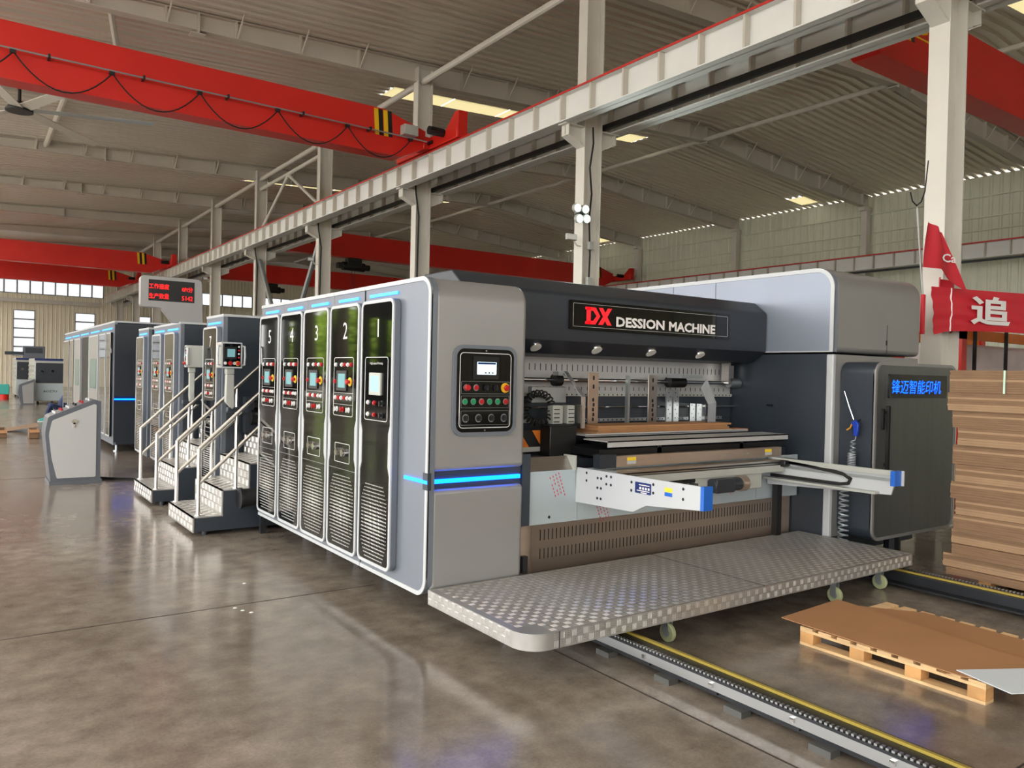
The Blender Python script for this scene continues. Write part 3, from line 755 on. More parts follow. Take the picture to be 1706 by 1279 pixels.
MBd = MB(FD); xx = x0 + .14
MBd.prism([(xx, zt), (xx + .045, zt), (xx + .15, zb), (xx + .1, zb)], 0, .004)
MBd.prism([(xx + .105, zt), (xx + .15, zt), (xx + .045, zb), (xx - .005, zb)], 0, .005)
MBd.build('emblem_letter', dm, SG, smooth=None)
text('sign_lettering', 'DESSION', M['bannerw'], FD, 5.085, 2.29, .09, .61, SG, bold=.035, depth=.004)
text('sign_lettering', 'MACHINE', M['bannerw'], FD, 5.775, 2.286, .09, .65, SG, bold=.035, depth=.004)
# downlights on the slanted soffit
ns = Vector((0, -(2.095 - 1.985), -(5.37 - 5.2))).normalized()
for x in (3.97, 4.65, 5.33, 6.01):
    y = 5.285; z = 2.095 - (y - 5.2) / .17 * .11
    c = Vector((x, y, z))
    dl = MB().cyl(c - ns * .01, c + ns * .012, .062, .058, seg=20).build('downlight', M['chrome'], HD)
    MB().cyl(c + ns * .012, c + ns * .016, .05, seg=20).build('downlight_lens', M['lens'], HD)
# feed chamber
M['brightsteel'] = mat('satin_bright_steel', (205, 206, 208), .22, .8)
M['lightpanel'] = mat('light_grey_sheet_steel', (186, 186, 186), .4, .2)
MB().box(3.2, 6.94, 5.655, 5.7, 1.63, 1.97).build('slotted_panel', M['lightpanel'], FU)
m_ = MB()
for i in range(54): u = 3.56 + i * .0625; m_.box(u - .004, u + .004, 5.6535, 5.656, 1.845, 1.905)
for i in range(44): u = 3.6 + i * .075; m_.box(u - .004, u + .004, 5.6535, 5.656, 1.665, 1.7)
m_.build('panel_slots', M['black'], FU)['kind'] = 'stuff'
MB().cyl((3.4, 5.55, 1.76), (6.93, 5.55, 1.76), .02, seg=12).build('cross_shaft', M['chrome'], FU)
MB().box(3.3, 6.93, 5.64, 5.75, 1.2, 1.63).build('back_beam', M['slate'], FU)
m_ = MB(); m_.box(3.4, 6.9, 5.6, 5.64, 1.612, 1.64); a_ = m_.build('linear_rail', M['cream'], FU)
m_ = MB(); m_.box(3.4, 6.75, 5.6, 5.64, 1.372, 1.4); b_ = m_.build('linear_rail', M['zinc'], FU)
m_ = MB()
for i in range(60): m_.cyl((3.5 + i * .057, 5.6, 1.626), (3.5 + i * .057, 5.598, 1.626), .008, seg=6); m_.cyl((3.5 + i * .057, 5.6, 1.386), (3.5 + i * .057, 5.598, 1.386), .008, seg=6)
m_.build('rail_bolt_holes', M['black'], FU)['kind'] = 'stuff'
MB().cyl((3.4, 5.57, 1.51), (6.93, 5.57, 1.51), .009, seg=8).build('guide_rod', M['chrome'], FU)
MB().cyl((6.78, 5.55, 1.76), (6.94, 5.55, 1.76), .05, seg=14).build('shaft_bearing', M['zinc'], FU)
MB().box(6.72, 6.75, 5.5, 5.6, 1.75, 1.98).box(6.75, 6.9, 5.58, 5.62, 1.8, 1.95).build('shaft_support', M['steel'], FU)
def stop_plate(x, wd, zt, zb, m='steel', y=5.45):
    p = MB().box(x, x + wd, y, y + .012, zb, zt).build('sheet_stop', M[m], FU, bevel=.003)
    m_ = MB(FR((0, y, 0), 'front')); u = x + wd / 2
    for v in (zt - .05, zt - .13): m_.rr(u - .01, u + .01, v - .02, v + .02, .009, .0, .002)
    v = zt - .25
    for i in range(5): m_.rr(u - .012 + .006 * (i % 2), u + .01 + .006 * (i % 2), v - .018 - i * .045, v + .016 - i * .045, .009, 0, .002)
    m_.build('slots', M['black'], p)
stop_plate(4.71, .125, 1.835, 1.31, 'warmsteel'); stop_plate(5.478, .12, 1.825, 1.31)
MB().box(5.19, 5.215, 5.43, 5.47, 1.3, 1.815).build('stop_bar', M['zinc'], FU)
for x in (5.755, 5.855):
    p = MB().box(x, x + .075, 5.47, 5.49, 1.325, 1.685).build('perforated_bar', M['zinc'], FU)
    m_ = MB(FR((0, 5.47, 0), 'front'))
    for i in range(8): m_.disc(x + .037 + .012 * (-1) ** i, 1.36 + i * .042, .001, .007, 6)
    m_.build('holes', M['black'], p)
# bent side guides
def guide(x, mirror, m='chrome'):
    s = mirror
    g = MB().box(x - .006, x + .006, 5.2, 5.55, 1.345, 1.55).build('side_guide', M[m], FU)
    if s != 1: MB().box(min(x, x + s * .13), max(x, x + s * .13), 5.2, 5.206, 1.345, 1.62).build('guide_lip', M['brightsteel'], g)
    if s == 1:
        MB(FR((0, 5.2, 0), 'front')).prism([(6.05, 1.345), (6.17, 1.345), (6.175, 1.565), (6.055, 1.55)], -.006, 0).build('front_plate', M['brightsteel'], g)
        q = [(6.055, 5.2, 1.55), (6.175, 5.2, 1.565), (6.10, 5.26, 1.80), (5.985, 5.24, 1.71)]
        MB().add(q + [(a, b + .006, c) for a, b, c in q], [(0, 1, 2, 3), (7, 6, 5, 4), (0, 4, 5, 1), (1, 5, 6, 2), (2, 6, 7, 3), (3, 7, 4, 0)]).build('bent_plate', M['brightsteel'], g)
        MB().cyl((x - s * .22, 5.5, 1.76), (x, 5.5, 1.76), .055, seg=16).build('clamp_collar', M['black'], g)
        MB().box(5.78, 6.08, 5.3, 5.5, 1.8, 1.835).build('top_arm', M['zinc'], g)
        return
    m_ = MB(); m_.add([(x, 5.2, 1.62), (x + s * .13, 5.2, 1.62), (x + s * .04, 5.42, 1.84), (x - s * .09, 5.42, 1.84), (x, 5.21, 1.62), (x + s * .13, 5.21, 1.62), (x + s * .04, 5.43, 1.84), (x - s * .09, 5.43, 1.84)],
                      [(0, 1, 2, 3), (7, 6, 5, 4), (0, 4, 5, 1), (1, 5, 6, 2), (2, 6, 7, 3), (3, 7, 4, 0)])
    m_.build('bent_plate', M['brightsteel'], g)
    MB().cyl((x - s * .22, 5.5, 1.76), (x, 5.5, 1.76), .055, seg=16).build('clamp_collar', M['black'], g)
    MB().box(min(x - s * .25, x), max(x - s * .25, x), 5.42, 5.5, 1.8, 1.835).build('top_arm', M['zinc'], g)
guide(6.02, 1); guide(4.42, .35)
# air hose loop, valves, hazard board on the left
pts = []
for i in range(180):
    t_ = i / 179; a = -.4 + t_ * 6.2; R0 = .125; c = Vector((4.03 + R0 * math.cos(a) * 1.15, 5.3, 1.52 + R0 * math.sin(a)))
    rad = Vector((math.cos(a), 0, math.sin(a))); ph = t_ * 2 * PI * 24
    pts.append(c + rad * .028 * math.cos(ph) + Vector((0, 1, 0)) * .028 * math.sin(ph))
MB().tube(pts, .0075, 5).build('coil_hose', M['rubber'], FU)
for i, x in enumerate((4.14, 4.3)):
    v = MB().box(x, x + (.11 if i == 0 else .08), 5.24, 5.32, 1.385, 1.545).build('valve_block', M['cream'], FU, bevel=.006)
    for j in range(4): MB().box(x + .01, x + .07, 5.236, 5.24, 1.4 + j * .035, 1.408 + j * .035).build('valve_groove', M['black'], v)
MB().box(4.0, 4.38, 5.36, 5.42, 1.56, 1.7).build('valve_bracket', M['zinc'], FU, bevel=.006)
HZ = MB().box(3.4, 4.4, 5.32, 5.34, 1.19, 1.33).build('hazard_board', M['hazblack'], FU)
for x in (3.62, 3.85, 4.08, 4.3):
    MB(FR((0, 5.32, 0), 'front')).prism([(x + .1, 1.19), (x, 1.33), (x - .1, 1.33), (x, 1.19)], 0, .002).build('orange_stripe', M['orange'], HZ)
MB().box(3.4, 4.4, 5.31, 5.35, 1.15, 1.19).build('hazard_sill', M['cream'], FU)
MB().box(4.05, 4.34, 5.16, 5.3, 1.1, 1.38).build('drive_box', M['black'], FU, bevel=.01)
# chamber floor and dark lower casing behind the table
MB().box(3.4, 6.94, 4.93, 5.75, .35, 1.12).build('lower_casing', M['dark'], FU)
MB().box(3.48, 3.555, 4.76, 5.0, .655, 1.2).build('corner_post', M['slate'], FU)
m_ = MB(FR((0, 0, 0), 'side')); m_.prism([(4.78, 1.055), (4.86, 1.16), (4.88, 1.16), (4.88, 1.055)], 3.555, 4.0); m_.build('angled_tray', M['steel'], FU)
MB().box(3.99, 4.01, 4.76, 4.9, 1.05, 1.17).build('tray_end', M['cream'], FU)
for (xa, xb) in ((3.555, 4.04), (4.045, 6.28), (6.285, 6.93)):
    fp = MB().box(xa, xb, 4.78, 4.8, .65, 1.06).build('film_panel', M['filmblue'], FU)
FP = FR((0, 4.78, 0), 'front')
for (u, v, r_) in ((3.83, .93, -1.2), (4.3, .72, -1.2), (5.9, .83, -1.1)):
    f2 = FP @ Matrix.Translation((u, v, 0)) @ Matrix.Rotation(r_, 4, 'Z')
    for j in range(4):
        n_ = 7
        m_ = MB(f2)
        for i in range(n_):
            if random.random() < .8: m_.box(-.1 + i * .03, -.082 + i * .03, .05 - j * .03, .058 - j * .03, .0, .0012)
        m_.build('film_print', M['filmink'], FU)
text('film_lettering', 'SUS', M['filmink'], FP @ Matrix.Translation((5.78, .83, 0)) @ Matrix.Rotation(-1.15, 4, 'Z'), 0, 0, .05, None, FU, bold=.02, depth=.0012)
MB(FP).cyl((3.76, .70, 0), (3.76, .70, .003), .012, seg=10).build('access_hole', M['black'], FU)
# kick panel with slots
pr = [(3.49, 4.79), (3.53, 4.79), (3.60, 4.80), (3.64, 4.84), (3.66, 4.86), (6.93, 4.86), (6.93, 4.9), (3.49, 4.9)]
KP = MB().prism(pr, .26, .65).build('kick_panel', M['warmsteel'], FU, smooth=60)
m_ = MB()
for i in range(74):
    u = 3.74 + i * .0405; m_.box(u - .004, u + .004, 4.858, 4.861, .505, .59); m_.box(u - .004, u + .004, 4.858, 4.861, .36, .44)
m_.build('kick_slots', M['black'], KP)['kind'] = 'stuff'
MB().box(6.48, 6.55, 4.68, 4.74, .3, .82).build('support_post', M['black'], FU)
MB().box(3.488, 3.53, 4.735, 4.77, .3, .43).build('hinge_bracket', M['black'], FU)

# ------------------------------------------------------------------ feed table
FT = thing('feed_table', 'white and stainless sheet feeding table with two arms in front of the hood', 'table', (5.2, 4.4, .8))
FA = FR((4.04, 0, 0), 'left')
arm = MB(FA).prism([(-4.78, .80), (-4.77, 1.075), (-3.50, 1.085), (-3.50, .925), (-4.0, .885), (-4.13, .82)], 0, .018).build('side_arm', M['white'], FT, smooth=None)
MB().box(4.022, 4.11, 3.47, 3.5, .925, 1.085).build('arm_end_cap', M['blue'], arm)
for (y, z) in [(4.65, 1.045), (4.65, .985), (4.52, 1.02), (4.48, 1.02), (4.52, .945), (4.48, .945), (4.52, .865), (4.48, .865), (4.42, 1.045), (4.37, 1.045), (4.42, .985), (4.37, .985), (4.15, 1.035), (4.15, .975), (3.93, 1.045), (3.93, .985), (3.65, 1.05), (3.65, .98)]:
    MB(FA).cyl((-y, z, .017), (-y, z, .0195), .011, seg=8).build('bolt', M['rust'], arm)
NP = MB(FA).rr(-4.11, -3.95, .965, 1.045, .008, .018, .021).build('name_plate', M['navyplate'], arm)
# plate lettering bars (unreadable in the photograph)
for i in range(4): MB(FA).box(-4.065 + i * .028, -4.048 + i * .028, .995, 1.012, .021, .0215).build('plate_mark', M['bannerw'], arm)
for (a, b, v) in ((-4.07, -3.965, 1.027), (-4.09, -3.965, .985), (-4.05, -3.99, .972)): MB(FA).box(a, b, v - .003, v + .003, .021, .0215).build('plate_mark', M['bannerw'], arm)
def sticker(fr, u, v, wd, hh, par, n=.018, blue=False):
    MB(fr).box(u, u + wd, v, v + hh * .45, n, n + .0008).build('sticker_base', M['blue' if blue else 'white'], par)
    MB(fr).box(u, u + wd, v + hh * .5, v + hh, n, n + .0008).build('sticker', M['stickery'], par)
sticker(FA, -3.82, .98, .07, .06, arm, blue=True)
# right arm
RAx = 6.4
FB = FR((RAx, 0, 0), 'left')
arm2 = MB(FB).prism([(-4.75, .92), (-4.75, 1.06), (-3.50, 1.065), (-3.50, .93), (-3.52, .86), (-3.60, .855), (-4.75, .80)], -.03, -.012).build('side_arm', M['white'], FT, smooth=None)
MB(FB).box(-4.6, -3.5, 1.02, 1.065, -.012, .012).build('upper_rail', M['cream'], arm2)
MB(FB).box(-4.6, -3.5, .975, 1.0, -.012, .004).build('rail_strip', M['zinc'], arm2)  # grey galvanised strip below the upper rail
MB(FB).box(-4.75, -3.62, .855, .875, -.012, .06).build('lower_flange', M['cream'], arm2)
MB().box(6.36, 6.46, 3.46, 3.5, .94, 1.065).build('arm_end_cap', M['blue'], arm2)
MB().box(6.46, 6.475, 3.44, 3.5, .94, 1.065).build('cap_plate', M['white'], arm2)
# cable chain
pts = [(6.4, 4.55, 1.035), (6.4, 4.3, 1.02), (6.4, 4.05, 1.0), (6.4, 3.94, .985), (6.4, 3.88, .95), (6.4, 3.9, .91), (6.4, 3.98, .895), (6.4, 4.3, .895), (6.4, 4.7, .895)]
def chain(p, w1, h1):
    m_ = MB(); vs_ = []; fs = []
    n = len(p)
    for i in range(n):
        a = Vector(p[max(i - 1, 0)]); b = Vector(p[min(i + 1, n - 1)]); t_ = (b - a).normalized(); nn = Vector((1, 0, 0)).cross(t_)
        c = Vector(p[i])
        for (sx, sn) in ((-1, -1), (1, -1), (1, 1), (-1, 1)): vs_.append(c + Vector((sx * w1, 0, 0)) + nn * sn * h1)
    for i in range(n - 1):
        for j in range(4): fs.append((4 * i + j, 4 * i + (j + 1) % 4, 4 * i + 4 + (j + 1) % 4, 4 * i + 4 + j))
    fs += [(3, 2, 1, 0), (4 * n - 4, 4 * n - 3, 4 * n - 2, 4 * n - 1)]
    return m_.add(vs_, fs)
chain(pts, .012, .014).build('cable_chain', M['rubber'], FT)
MB().box(6.33, 6.42, 4.5, 4.58, .99, 1.05).build('roller_block', M['black'], FT, bevel=.01)
# cross members
MB().box(4.06, 6.4, 4.55, 4.6, .945, 1.005).build('front_beam', M['cream'], FT)
MB().box(4.2, 6.6, 4.56, 4.7, 1.015, 1.05).build('aluminium_profile', M['steel'], FT)
MB().box(4.2, 6.62, 4.555, 4.56, 1.022, 1.034).build('profile_groove', M['black'], FT)
MB().box(4.15, 4.25, 4.54, 4.68, .99, 1.06).build('profile_end', M['filmblue'], FT, bevel=.01)
BB = MB().box(4.38, 6.55, 4.7, 4.76, 1.065, 1.155).build('stainless_bar', M['warmsteel'], FT)
MB().box(4.2, 4.38, 4.7, 4.78, 1.06, 1.17).build('bar_end_block', M['dark'], FT)
FBB = FR((0, 4.7, 0), 'front')
sticker(FBB, 4.5, 1.085, .1, .055, BB, 0); sticker(FBB, 6.3, 1.085, .1, .055, BB, 0)
for x in (4.85, 5.0, 5.6, 5.75, 6.05): MB(FBB).cyl((x, 1.11, 0), (x, 1.11, .004), .008, seg=8).build('screw', M['zinc'], BB)
MB().box(4.334, 6.72, 4.75, 4.762, 1.222, 1.272).box(4.334, 6.72, 4.75, 5.06, 1.262, 1.272).build('front_tray', M['lightpanel'], FT)
MB().box(4.36, 6.49, 5.06, 5.072, 1.285, 1.308).box(4.36, 6.49, 5.06, 5.4, 1.29, 1.297).build('rear_tray', M['lightpanel'], FT)
MB().box(4.28, 6.7, 4.8, 5.3, 1.14, 1.2).build('table_frame', M['black'], FT)
for x in (4.95, 6.05): MB().box(x, x + .05, 4.8, 4.9, 1.15, 1.262).build('tray_bracket', M['dark'], FT)
MB().box(5.2, 6.1, 4.58, 4.78, .80, .945).build('drive_casing', M['cream'], FT, bevel=.008)
MB().cyl((5.35, 4.54, .87), (5.72, 4.54, .87), .06, seg=14).box(5.36, 5.6, 4.48, 4.56, .81, .93).build('gear_motor', M['dark'], FT, bevel=.006)
MB().cyl((5.72, 4.54, .87), (5.8, 4.54, .87), .07, seg=14).build('gearbox', M['warmsteel'], FT)
MB().cyl((5.1, 4.56, .89), (5.14, 4.5, .89), .02, seg=8).build('sensor', M['black'], FT)
MB().cyl((4.3, 4.6, .9), (5.2, 4.6, .92), .018, seg=8).build('drive_shaft', M['rust'], FT)
# pile of board in the feeder
for i in range(4):
    tag(MB().box(4.52 + .02 * (i % 2), 6.3 - .03 * (i % 3), 5.11, 5.42, 1.298 + i * .018, 1.315 + i * .018).build('cardboard_sheet', M['kraftdk' if i < 3 else 'kraft']), 'brown corrugated sheet in the small feed pile, %s from the bottom' % ORD[i], 'cardboard', 'sheets in the feeder')
tag(MB().box(6.42, 6.62, 5.15, 5.3, 1.275, 1.3).build('orange_block', M['orange'], None, bevel=.005), 'small orange block at the right end of the feed pile', 'block')

# ------------------------------------------------------------------ right hand casing
RC = thing('drive_casing', 'tall silver casing with rounded top at the right end of the machine', 'machine', (7.7, 6.5, .2))
X0, X1 = 6.95, 8.59
pr = rpoly([(4.43, 2.09, 0), (16, 2.09, 0), (16, 2.92, 0), (4.43, 2.92, .2)], 8)
MB(S).prism(pr, X0 + .02, X1).build('upper_cover', M['front'], RC, bevel=.05, bseg=4)
FI = FR((X0, 0, 0), 'left')
MB(FI).prism(rpoly([(-16, 2.09, 0), (-4.43, 2.09, 0), (-4.43, 2.92, .2), (-16, 2.92, 0)], 8), -.06, 0).build('upper_side_panel', M['sidelit'], RC)
MB(FI).ringp(rpoly([(-16, 2.09, 0), (-4.43, 2.09, 0), (-4.43, 2.92, .2), (-16, 2.92, 0)], 8), rpoly([(-15.98, 2.1, 0), (-4.47, 2.1, 0), (-4.47, 2.88, .16), (-15.98, 2.88, 0)], 8), -.01, .008).build('upper_trim', M['white'], RC)
for y in (5.9, 6.54, 7.2, 7.85): MB(FI).box(-y - .003, -y + .003, 2.1, 2.88, 0, .002).build('panel_joint', M['slate'], RC)
MB().box(X0, X1 - .02, 4.45, 16, .1, 2.07).build('lower_body', M['slate'], RC)
MB().box(X0 - .004, X0 + .05, 4.425, 4.5, .28, 2.068).build('corner_trim', M['white'], RC, bevel=.012)
MB().box(X0 + .05, X1 - .03, 4.44, 4.46, .28, 2.068).build('lower_front_panel', M['front'], RC)
MB(FR((0, 4.43, 0), 'front')).box(7.905, 7.91, 2.1, 2.4, 0, .003).build('cover_joint', M['slate'], RC)
MB(FR((0, 4.43, 0), 'front')).box(7.89, 7.91, 2.19, 2.24, 0, .006).build('latch', M['black'], RC)
MB(FI).rr(-5.17, -5.1, 1.53, 1.55, .008, 0, .02).build('inner_latch', M['black'], RC)
# electrical cabinet
EC = thing('electrical_cabinet', 'rounded steel cabinet with blue lit Chinese lettering at the right end', 'cabinet', (7.88, 4.26, .28))
FC = FR((0, 4.09, 0), 'front')
MB(FC).rr(7.1, 8.66, .285, 2.0, .12, -.345, 0, 8).build('cabinet_body', M['slate'], EC)
M['cabfront'] = mat('dark_brushed_steel', (120, 122, 124), .3, .75, var=.05, scale=3, stretch=(6, 1, .3))
CD = MB(FC).rr(7.125, 8.635, .31, 1.975, .1, 0, .012, 8).build('cabinet_door', M['cabfront'], EC)
MB(FC).ring(7.1, 8.66, .285, 2.0, .12, .03, -.01, .016, 8).build('door_rim', M['front'], EC)
DP = MB(FC).rr(7.32, 8.43, 1.655, 1.885, .012, .012, .03).build('led_display', M['gloss'], EC)
text('led_lettering', '锋迈智能印机', M['ledtxt'], FC, 7.83, 1.765, .135, .94, DP, bold=.0, depth=.0315, shear=.12)
MB(FC).rr(7.27, 7.3, .96, 1.58, .012, .03, .06).box(7.275, 7.295, 1.0, 1.03, .01, .04).box(7.275, 7.295, 1.5, 1.53, .01, .04).build('door_handle', M['black'], CD)
MB(FC).rr(7.215, 7.25, 1.35, 1.55, .012, .012, .035).build('lock_handle', M['black'], CD)
# blow gun hung on the cabinet side
G = thing('air_blow_gun', 'blue air blow gun with amber trigger hung on the cabinet side', 'blow gun', (7.05, 4.25, 1.3))
gx = 7.04
MB().tube([(gx, 4.25, 1.44), (gx, 4.30, 1.56), (gx, 4.355, 1.71)], [.007, .006, .004], 6).build('nozzle', M['chrome'], G)
MB(FR((gx, 0, 0), 'left')).prism([(-4.275, 1.41), (-4.225, 1.44), (-4.195, 1.40), (-4.205, 1.285), (-4.245, 1.28), (-4.25, 1.375)], -.015, .015).build('gun_body', M['bluegun'], G, bevel=.006)
MB().tube([(gx, 4.268, 1.40), (gx, 4.285, 1.36), (gx, 4.32, 1.335)], .007, 6).build('trigger', M['amber'], G)
MB().cyl((gx, 4.22, 1.42), (7.1, 4.22, 1.44), .008, seg=6).build('hook', M['rust'], G)
def coil(x, y, z0, z1, r, turns, taper=1.0):
    p = []
    n = turns * 10
    for i in range(n + 1):
        t_ = i / n; a = t_ * turns * 2 * PI; rr_ = r * (1 + (taper - 1) * t_); p.append((x + rr_ * math.cos(a), y + rr_ * math.sin(a), z0 + (z1 - z0) * t_))
    return p
path = [(gx, 4.225, 1.285), (gx, 4.23, 1.25)] + coil(7.02, 4.24, 1.24, 1.12, .02, 3, 1.2) + coil(7.02, 4.25, 1.12, .98, .035, 9) 
MB().tube(path, .006, 5).build('hose', M['hose'], G)
CH = tag(MB().tube(coil(7.04, 4.33, .93, .16, .04, 16, 1.15), .009, 5).build('coil_hose', M['hose']), 'clear spiral air hose hanging below the white table arm', 'hose')

# ------------------------------------------------------------------ printing units two to five
def unit_label(n): return 'grey printing unit with black door numbered %s' % {2: 'two', 3: 'three', 4: 'four', 5: 'five'}[n]
seams = [5.82, 6.45, 7.085, 7.725, 8.43]
cent = [6.095, 6.73, 7.362, 8.01]
for i in range(4):
    n = i + 2; a, b = seams[i], seams[i + 1]
    U = thing('printing_unit', unit_label(n), 'machine', (4.8, (a + b) / 2, .235), 'numbered printing units')
    MB().box(2.70, 6.94, a + .004, b - .004, .3, 2.44).build('body', M['dark'], U)
    MB(F).box(-b + .002, -a - .002, .235, 2.475, -.05, 0).build('side_panel', M['side'], U)
    MB(F).box(-b + .002, -a - .002, 2.445, 2.475, 0, .008).build('top_trim', M['white'], U)
    MB(F).box(-b + .002, -a - .002, .235, .265, 0, .008).build('bottom_trim', M['white'], U)
    c = (a + b) / 2
    MB(F).box(-c - .2, -c + .2, 2.377, 2.4, 0, .01).build('light_bar', M['ledw'], U)
    door(U, cent[i], .595, .31, 2.345, str(n), 'B')
    for x in (3.1, 6.5): MB().cyl((x, c, 0), (x, c, .3), .08, seg=10).build('foot', M['rust'], U)
for x, y in ((3.3, 5.2), (6.4, 5.3)): MB().cyl((x, y, 0), (x, y, .4), .08, seg=10).build('foot', M['rust'], FU)
for y in (5.0, 9.0, 14.0): MB().cyl((7.6, y, 0), (7.6, y, .12), .1, seg=10).build('foot', M['rust'], RC)
MB().cyl((7.88, 4.3, 0), (7.88, 4.3, .3), .08, seg=10).build('foot', M['rust'], EC)

# ------------------------------------------------------------------ tread plate helper
def treads(frame, u0, u1, v0, v1, cell, n, mb_, hgt=.0016):
    """raised bars, groups of four turned by turns"""
    nu = max(1, round((u1 - u0) / cell)); nv = max(1, round((v1 - v0) / cell)); cu = (u1 - u0) / nu; cv = (v1 - v0) / nv
    for i in range(nu):
        for j in range(nv):
            cx = u0 + (i + .5) * cu; cy = v0 + (j + .5) * cv; turn = (i + j) % 2
            for k in range(4):
                o = (k - 1.5) * .21
                du, dv = (cu * .43, cv * .045) if turn else (cu * .045, cv * .43)
                x = cx + (0 if turn else o * cu); y = cy + (o * cv if turn else 0)
                t_ = .5
                vs_ = [(x - du, y - dv, n), (x + du, y - dv, n), (x + du, y + dv, n), (x - du, y + dv, n),
                       (x - du * (.75 if turn else t_), y - dv * (t_ if turn else .75), n + hgt), (x + du * (.75 if turn else t_), y - dv * (t_ if turn else .75), n + hgt), (x + du * (.75 if turn else t_), y + dv * (t_ if turn else .75), n + hgt), (x - du * (.75 if turn else t_), y + dv * (t_ if turn else .75), n + hgt)]
                mb_.m = frame
                mb_.add(vs_, [(4, 5, 6, 7), (0, 1, 5, 4), (1, 2, 6, 5), (2, 3, 7, 6), (3, 0, 4, 7)])
# operator platform
PL = thing('operator_platform', 'low aluminium tread-plate platform on castors in front of the machine', 'platform', (4.8, 4.1, 0))
pts = rpoly([(2.67, 4.725, 0), (2.67, 3.565, .16), (6.9, 3.565, .03), (6.9, 4.725, 0)], 8)
MB().prism(pts, .2, .3).build('deck', M['checker'], PL, smooth=35)
tb = MB()
treads(FR((0, 0, 0), 'up'), 2.72, 6.88, 3.74, 4.71, .052, .3, tb); treads(FR((0, 0, 0), 'up'), 2.86, 6.88, 3.58, 3.74, .052, .3, tb)
treads(FR((0, 3.565, 0), 'front'), 2.86, 6.86, .205, .295, .045, 0, tb); treads(FR((2.67, 0, 0), 'left'), -4.72, -3.74, .205, .295, .045, 0, tb)
tb.build('tread_bars', M['checkerbar'], PL, smooth=None)['kind'] = 'stuff'
MB().box(4.82, 4.823, 3.57, 4.72, .3, .3035).box(2.9, 2.903, 3.56, 3.565, .2, .3).build('deck_joint', M['rust'], PL)
for (x, y) in ((3.98, 3.72), (5.86, 3.66), (3.2, 4.5), (6.6, 4.5), (6.6, 3.7)):
    c = thing('castor', 'pale green castor', None, (x, y, 0))
    c.parent = PL; c.location = Vector((x, y, 0)) - BASE[PL.name]
    m_ = MB(); m_.cyl((x - .016, y, .064), (x + .016, y, .064), .064, seg=20); m_.build('wheel', mat_wheel , c, bevel=.006)
    MB().cyl((x - .019, y, .064), (x + .019, y, .064), .028, seg=12).build('hub', M['zinc'], c)
    MB().box(x - .026, x - .021, y - .02, y + .03, .06, .19).box(x + .021, x + .026, y - .02, y + .03, .06, .19).box(x - .05, x + .05, y - .05, y + .06, .185, .2).build('fork', M['zinc'], c)
M['padsteel'] = mat('dull_pad_steel', (96, 96, 94), .5, .5)
mat_cgrey = mat('mid_grey_console_paint', (92, 96, 104), .4, .2, var=.03)
# ------------------------------------------------------------------ floor rails
def floor_rail(x, flip, lab):
    """x = centre; rack on the left when flip = -1"""
    t = thing('floor_rail', lab, 'rail', (x, 2.5, 0), 'toothed machine rails on the floor')
    ya, yb = -.6, 12.0; s = flip
    def bx(a, b, *r): return MB().box(min(x + s * a, x + s * b), max(x + s * a, x + s * b), *r)
    bx(-.12, .10, ya, yb, .035, .05).build('base_plate', M['rust'], t)
    bx(-.02, .10, ya, yb, .05, .13).build('rail_web', M['rust'], t)
    bx(-.05, .13, ya, yb, .125, .14).build('rail_head', M['rust'], t)
    bx(-.01, .012, ya, yb, .14, .155).build('yellow_guide', M['yelguide'], t)
    r_ = bx(.10, .125, ya, yb, .07, .132)
    y = .3; h = .014
    while y < 4.9:
        a, b = sorted((x + s * .10, x + s * .125)); r_.box(a, b, y, y + .014, .132, .15); y += .028
    r_.build('toothed_rack', M['rack'], t)
    y = .25
    while y < 4.8:
        bx(.0, .12, y, y + .07, .05, .125).build('spacer_block', M['rust'], t)
        bx(.125, .14, y + .02, y + .045, .088, .112).build('rack_bolt', M['chrome'], t)
        bx(.08, .16, y - .2, y - .08, 0, .035).build('levelling_pad', M['padsteel'], t)
        y += .52
    for y in (5.5, 7.5, 9.5, 11.5): bx(-.1, .1, y, y + .1, 0, .035).build('levelling_pad', M['zinc'], t)
    return t
floor_rail(3.57, -1, 'dark steel floor rail with toothed rack, running from under the platform to the foreground')
floor_rail(6.83, 1, 'dark steel floor rail with toothed rack and yellow strip below the cardboard stack')

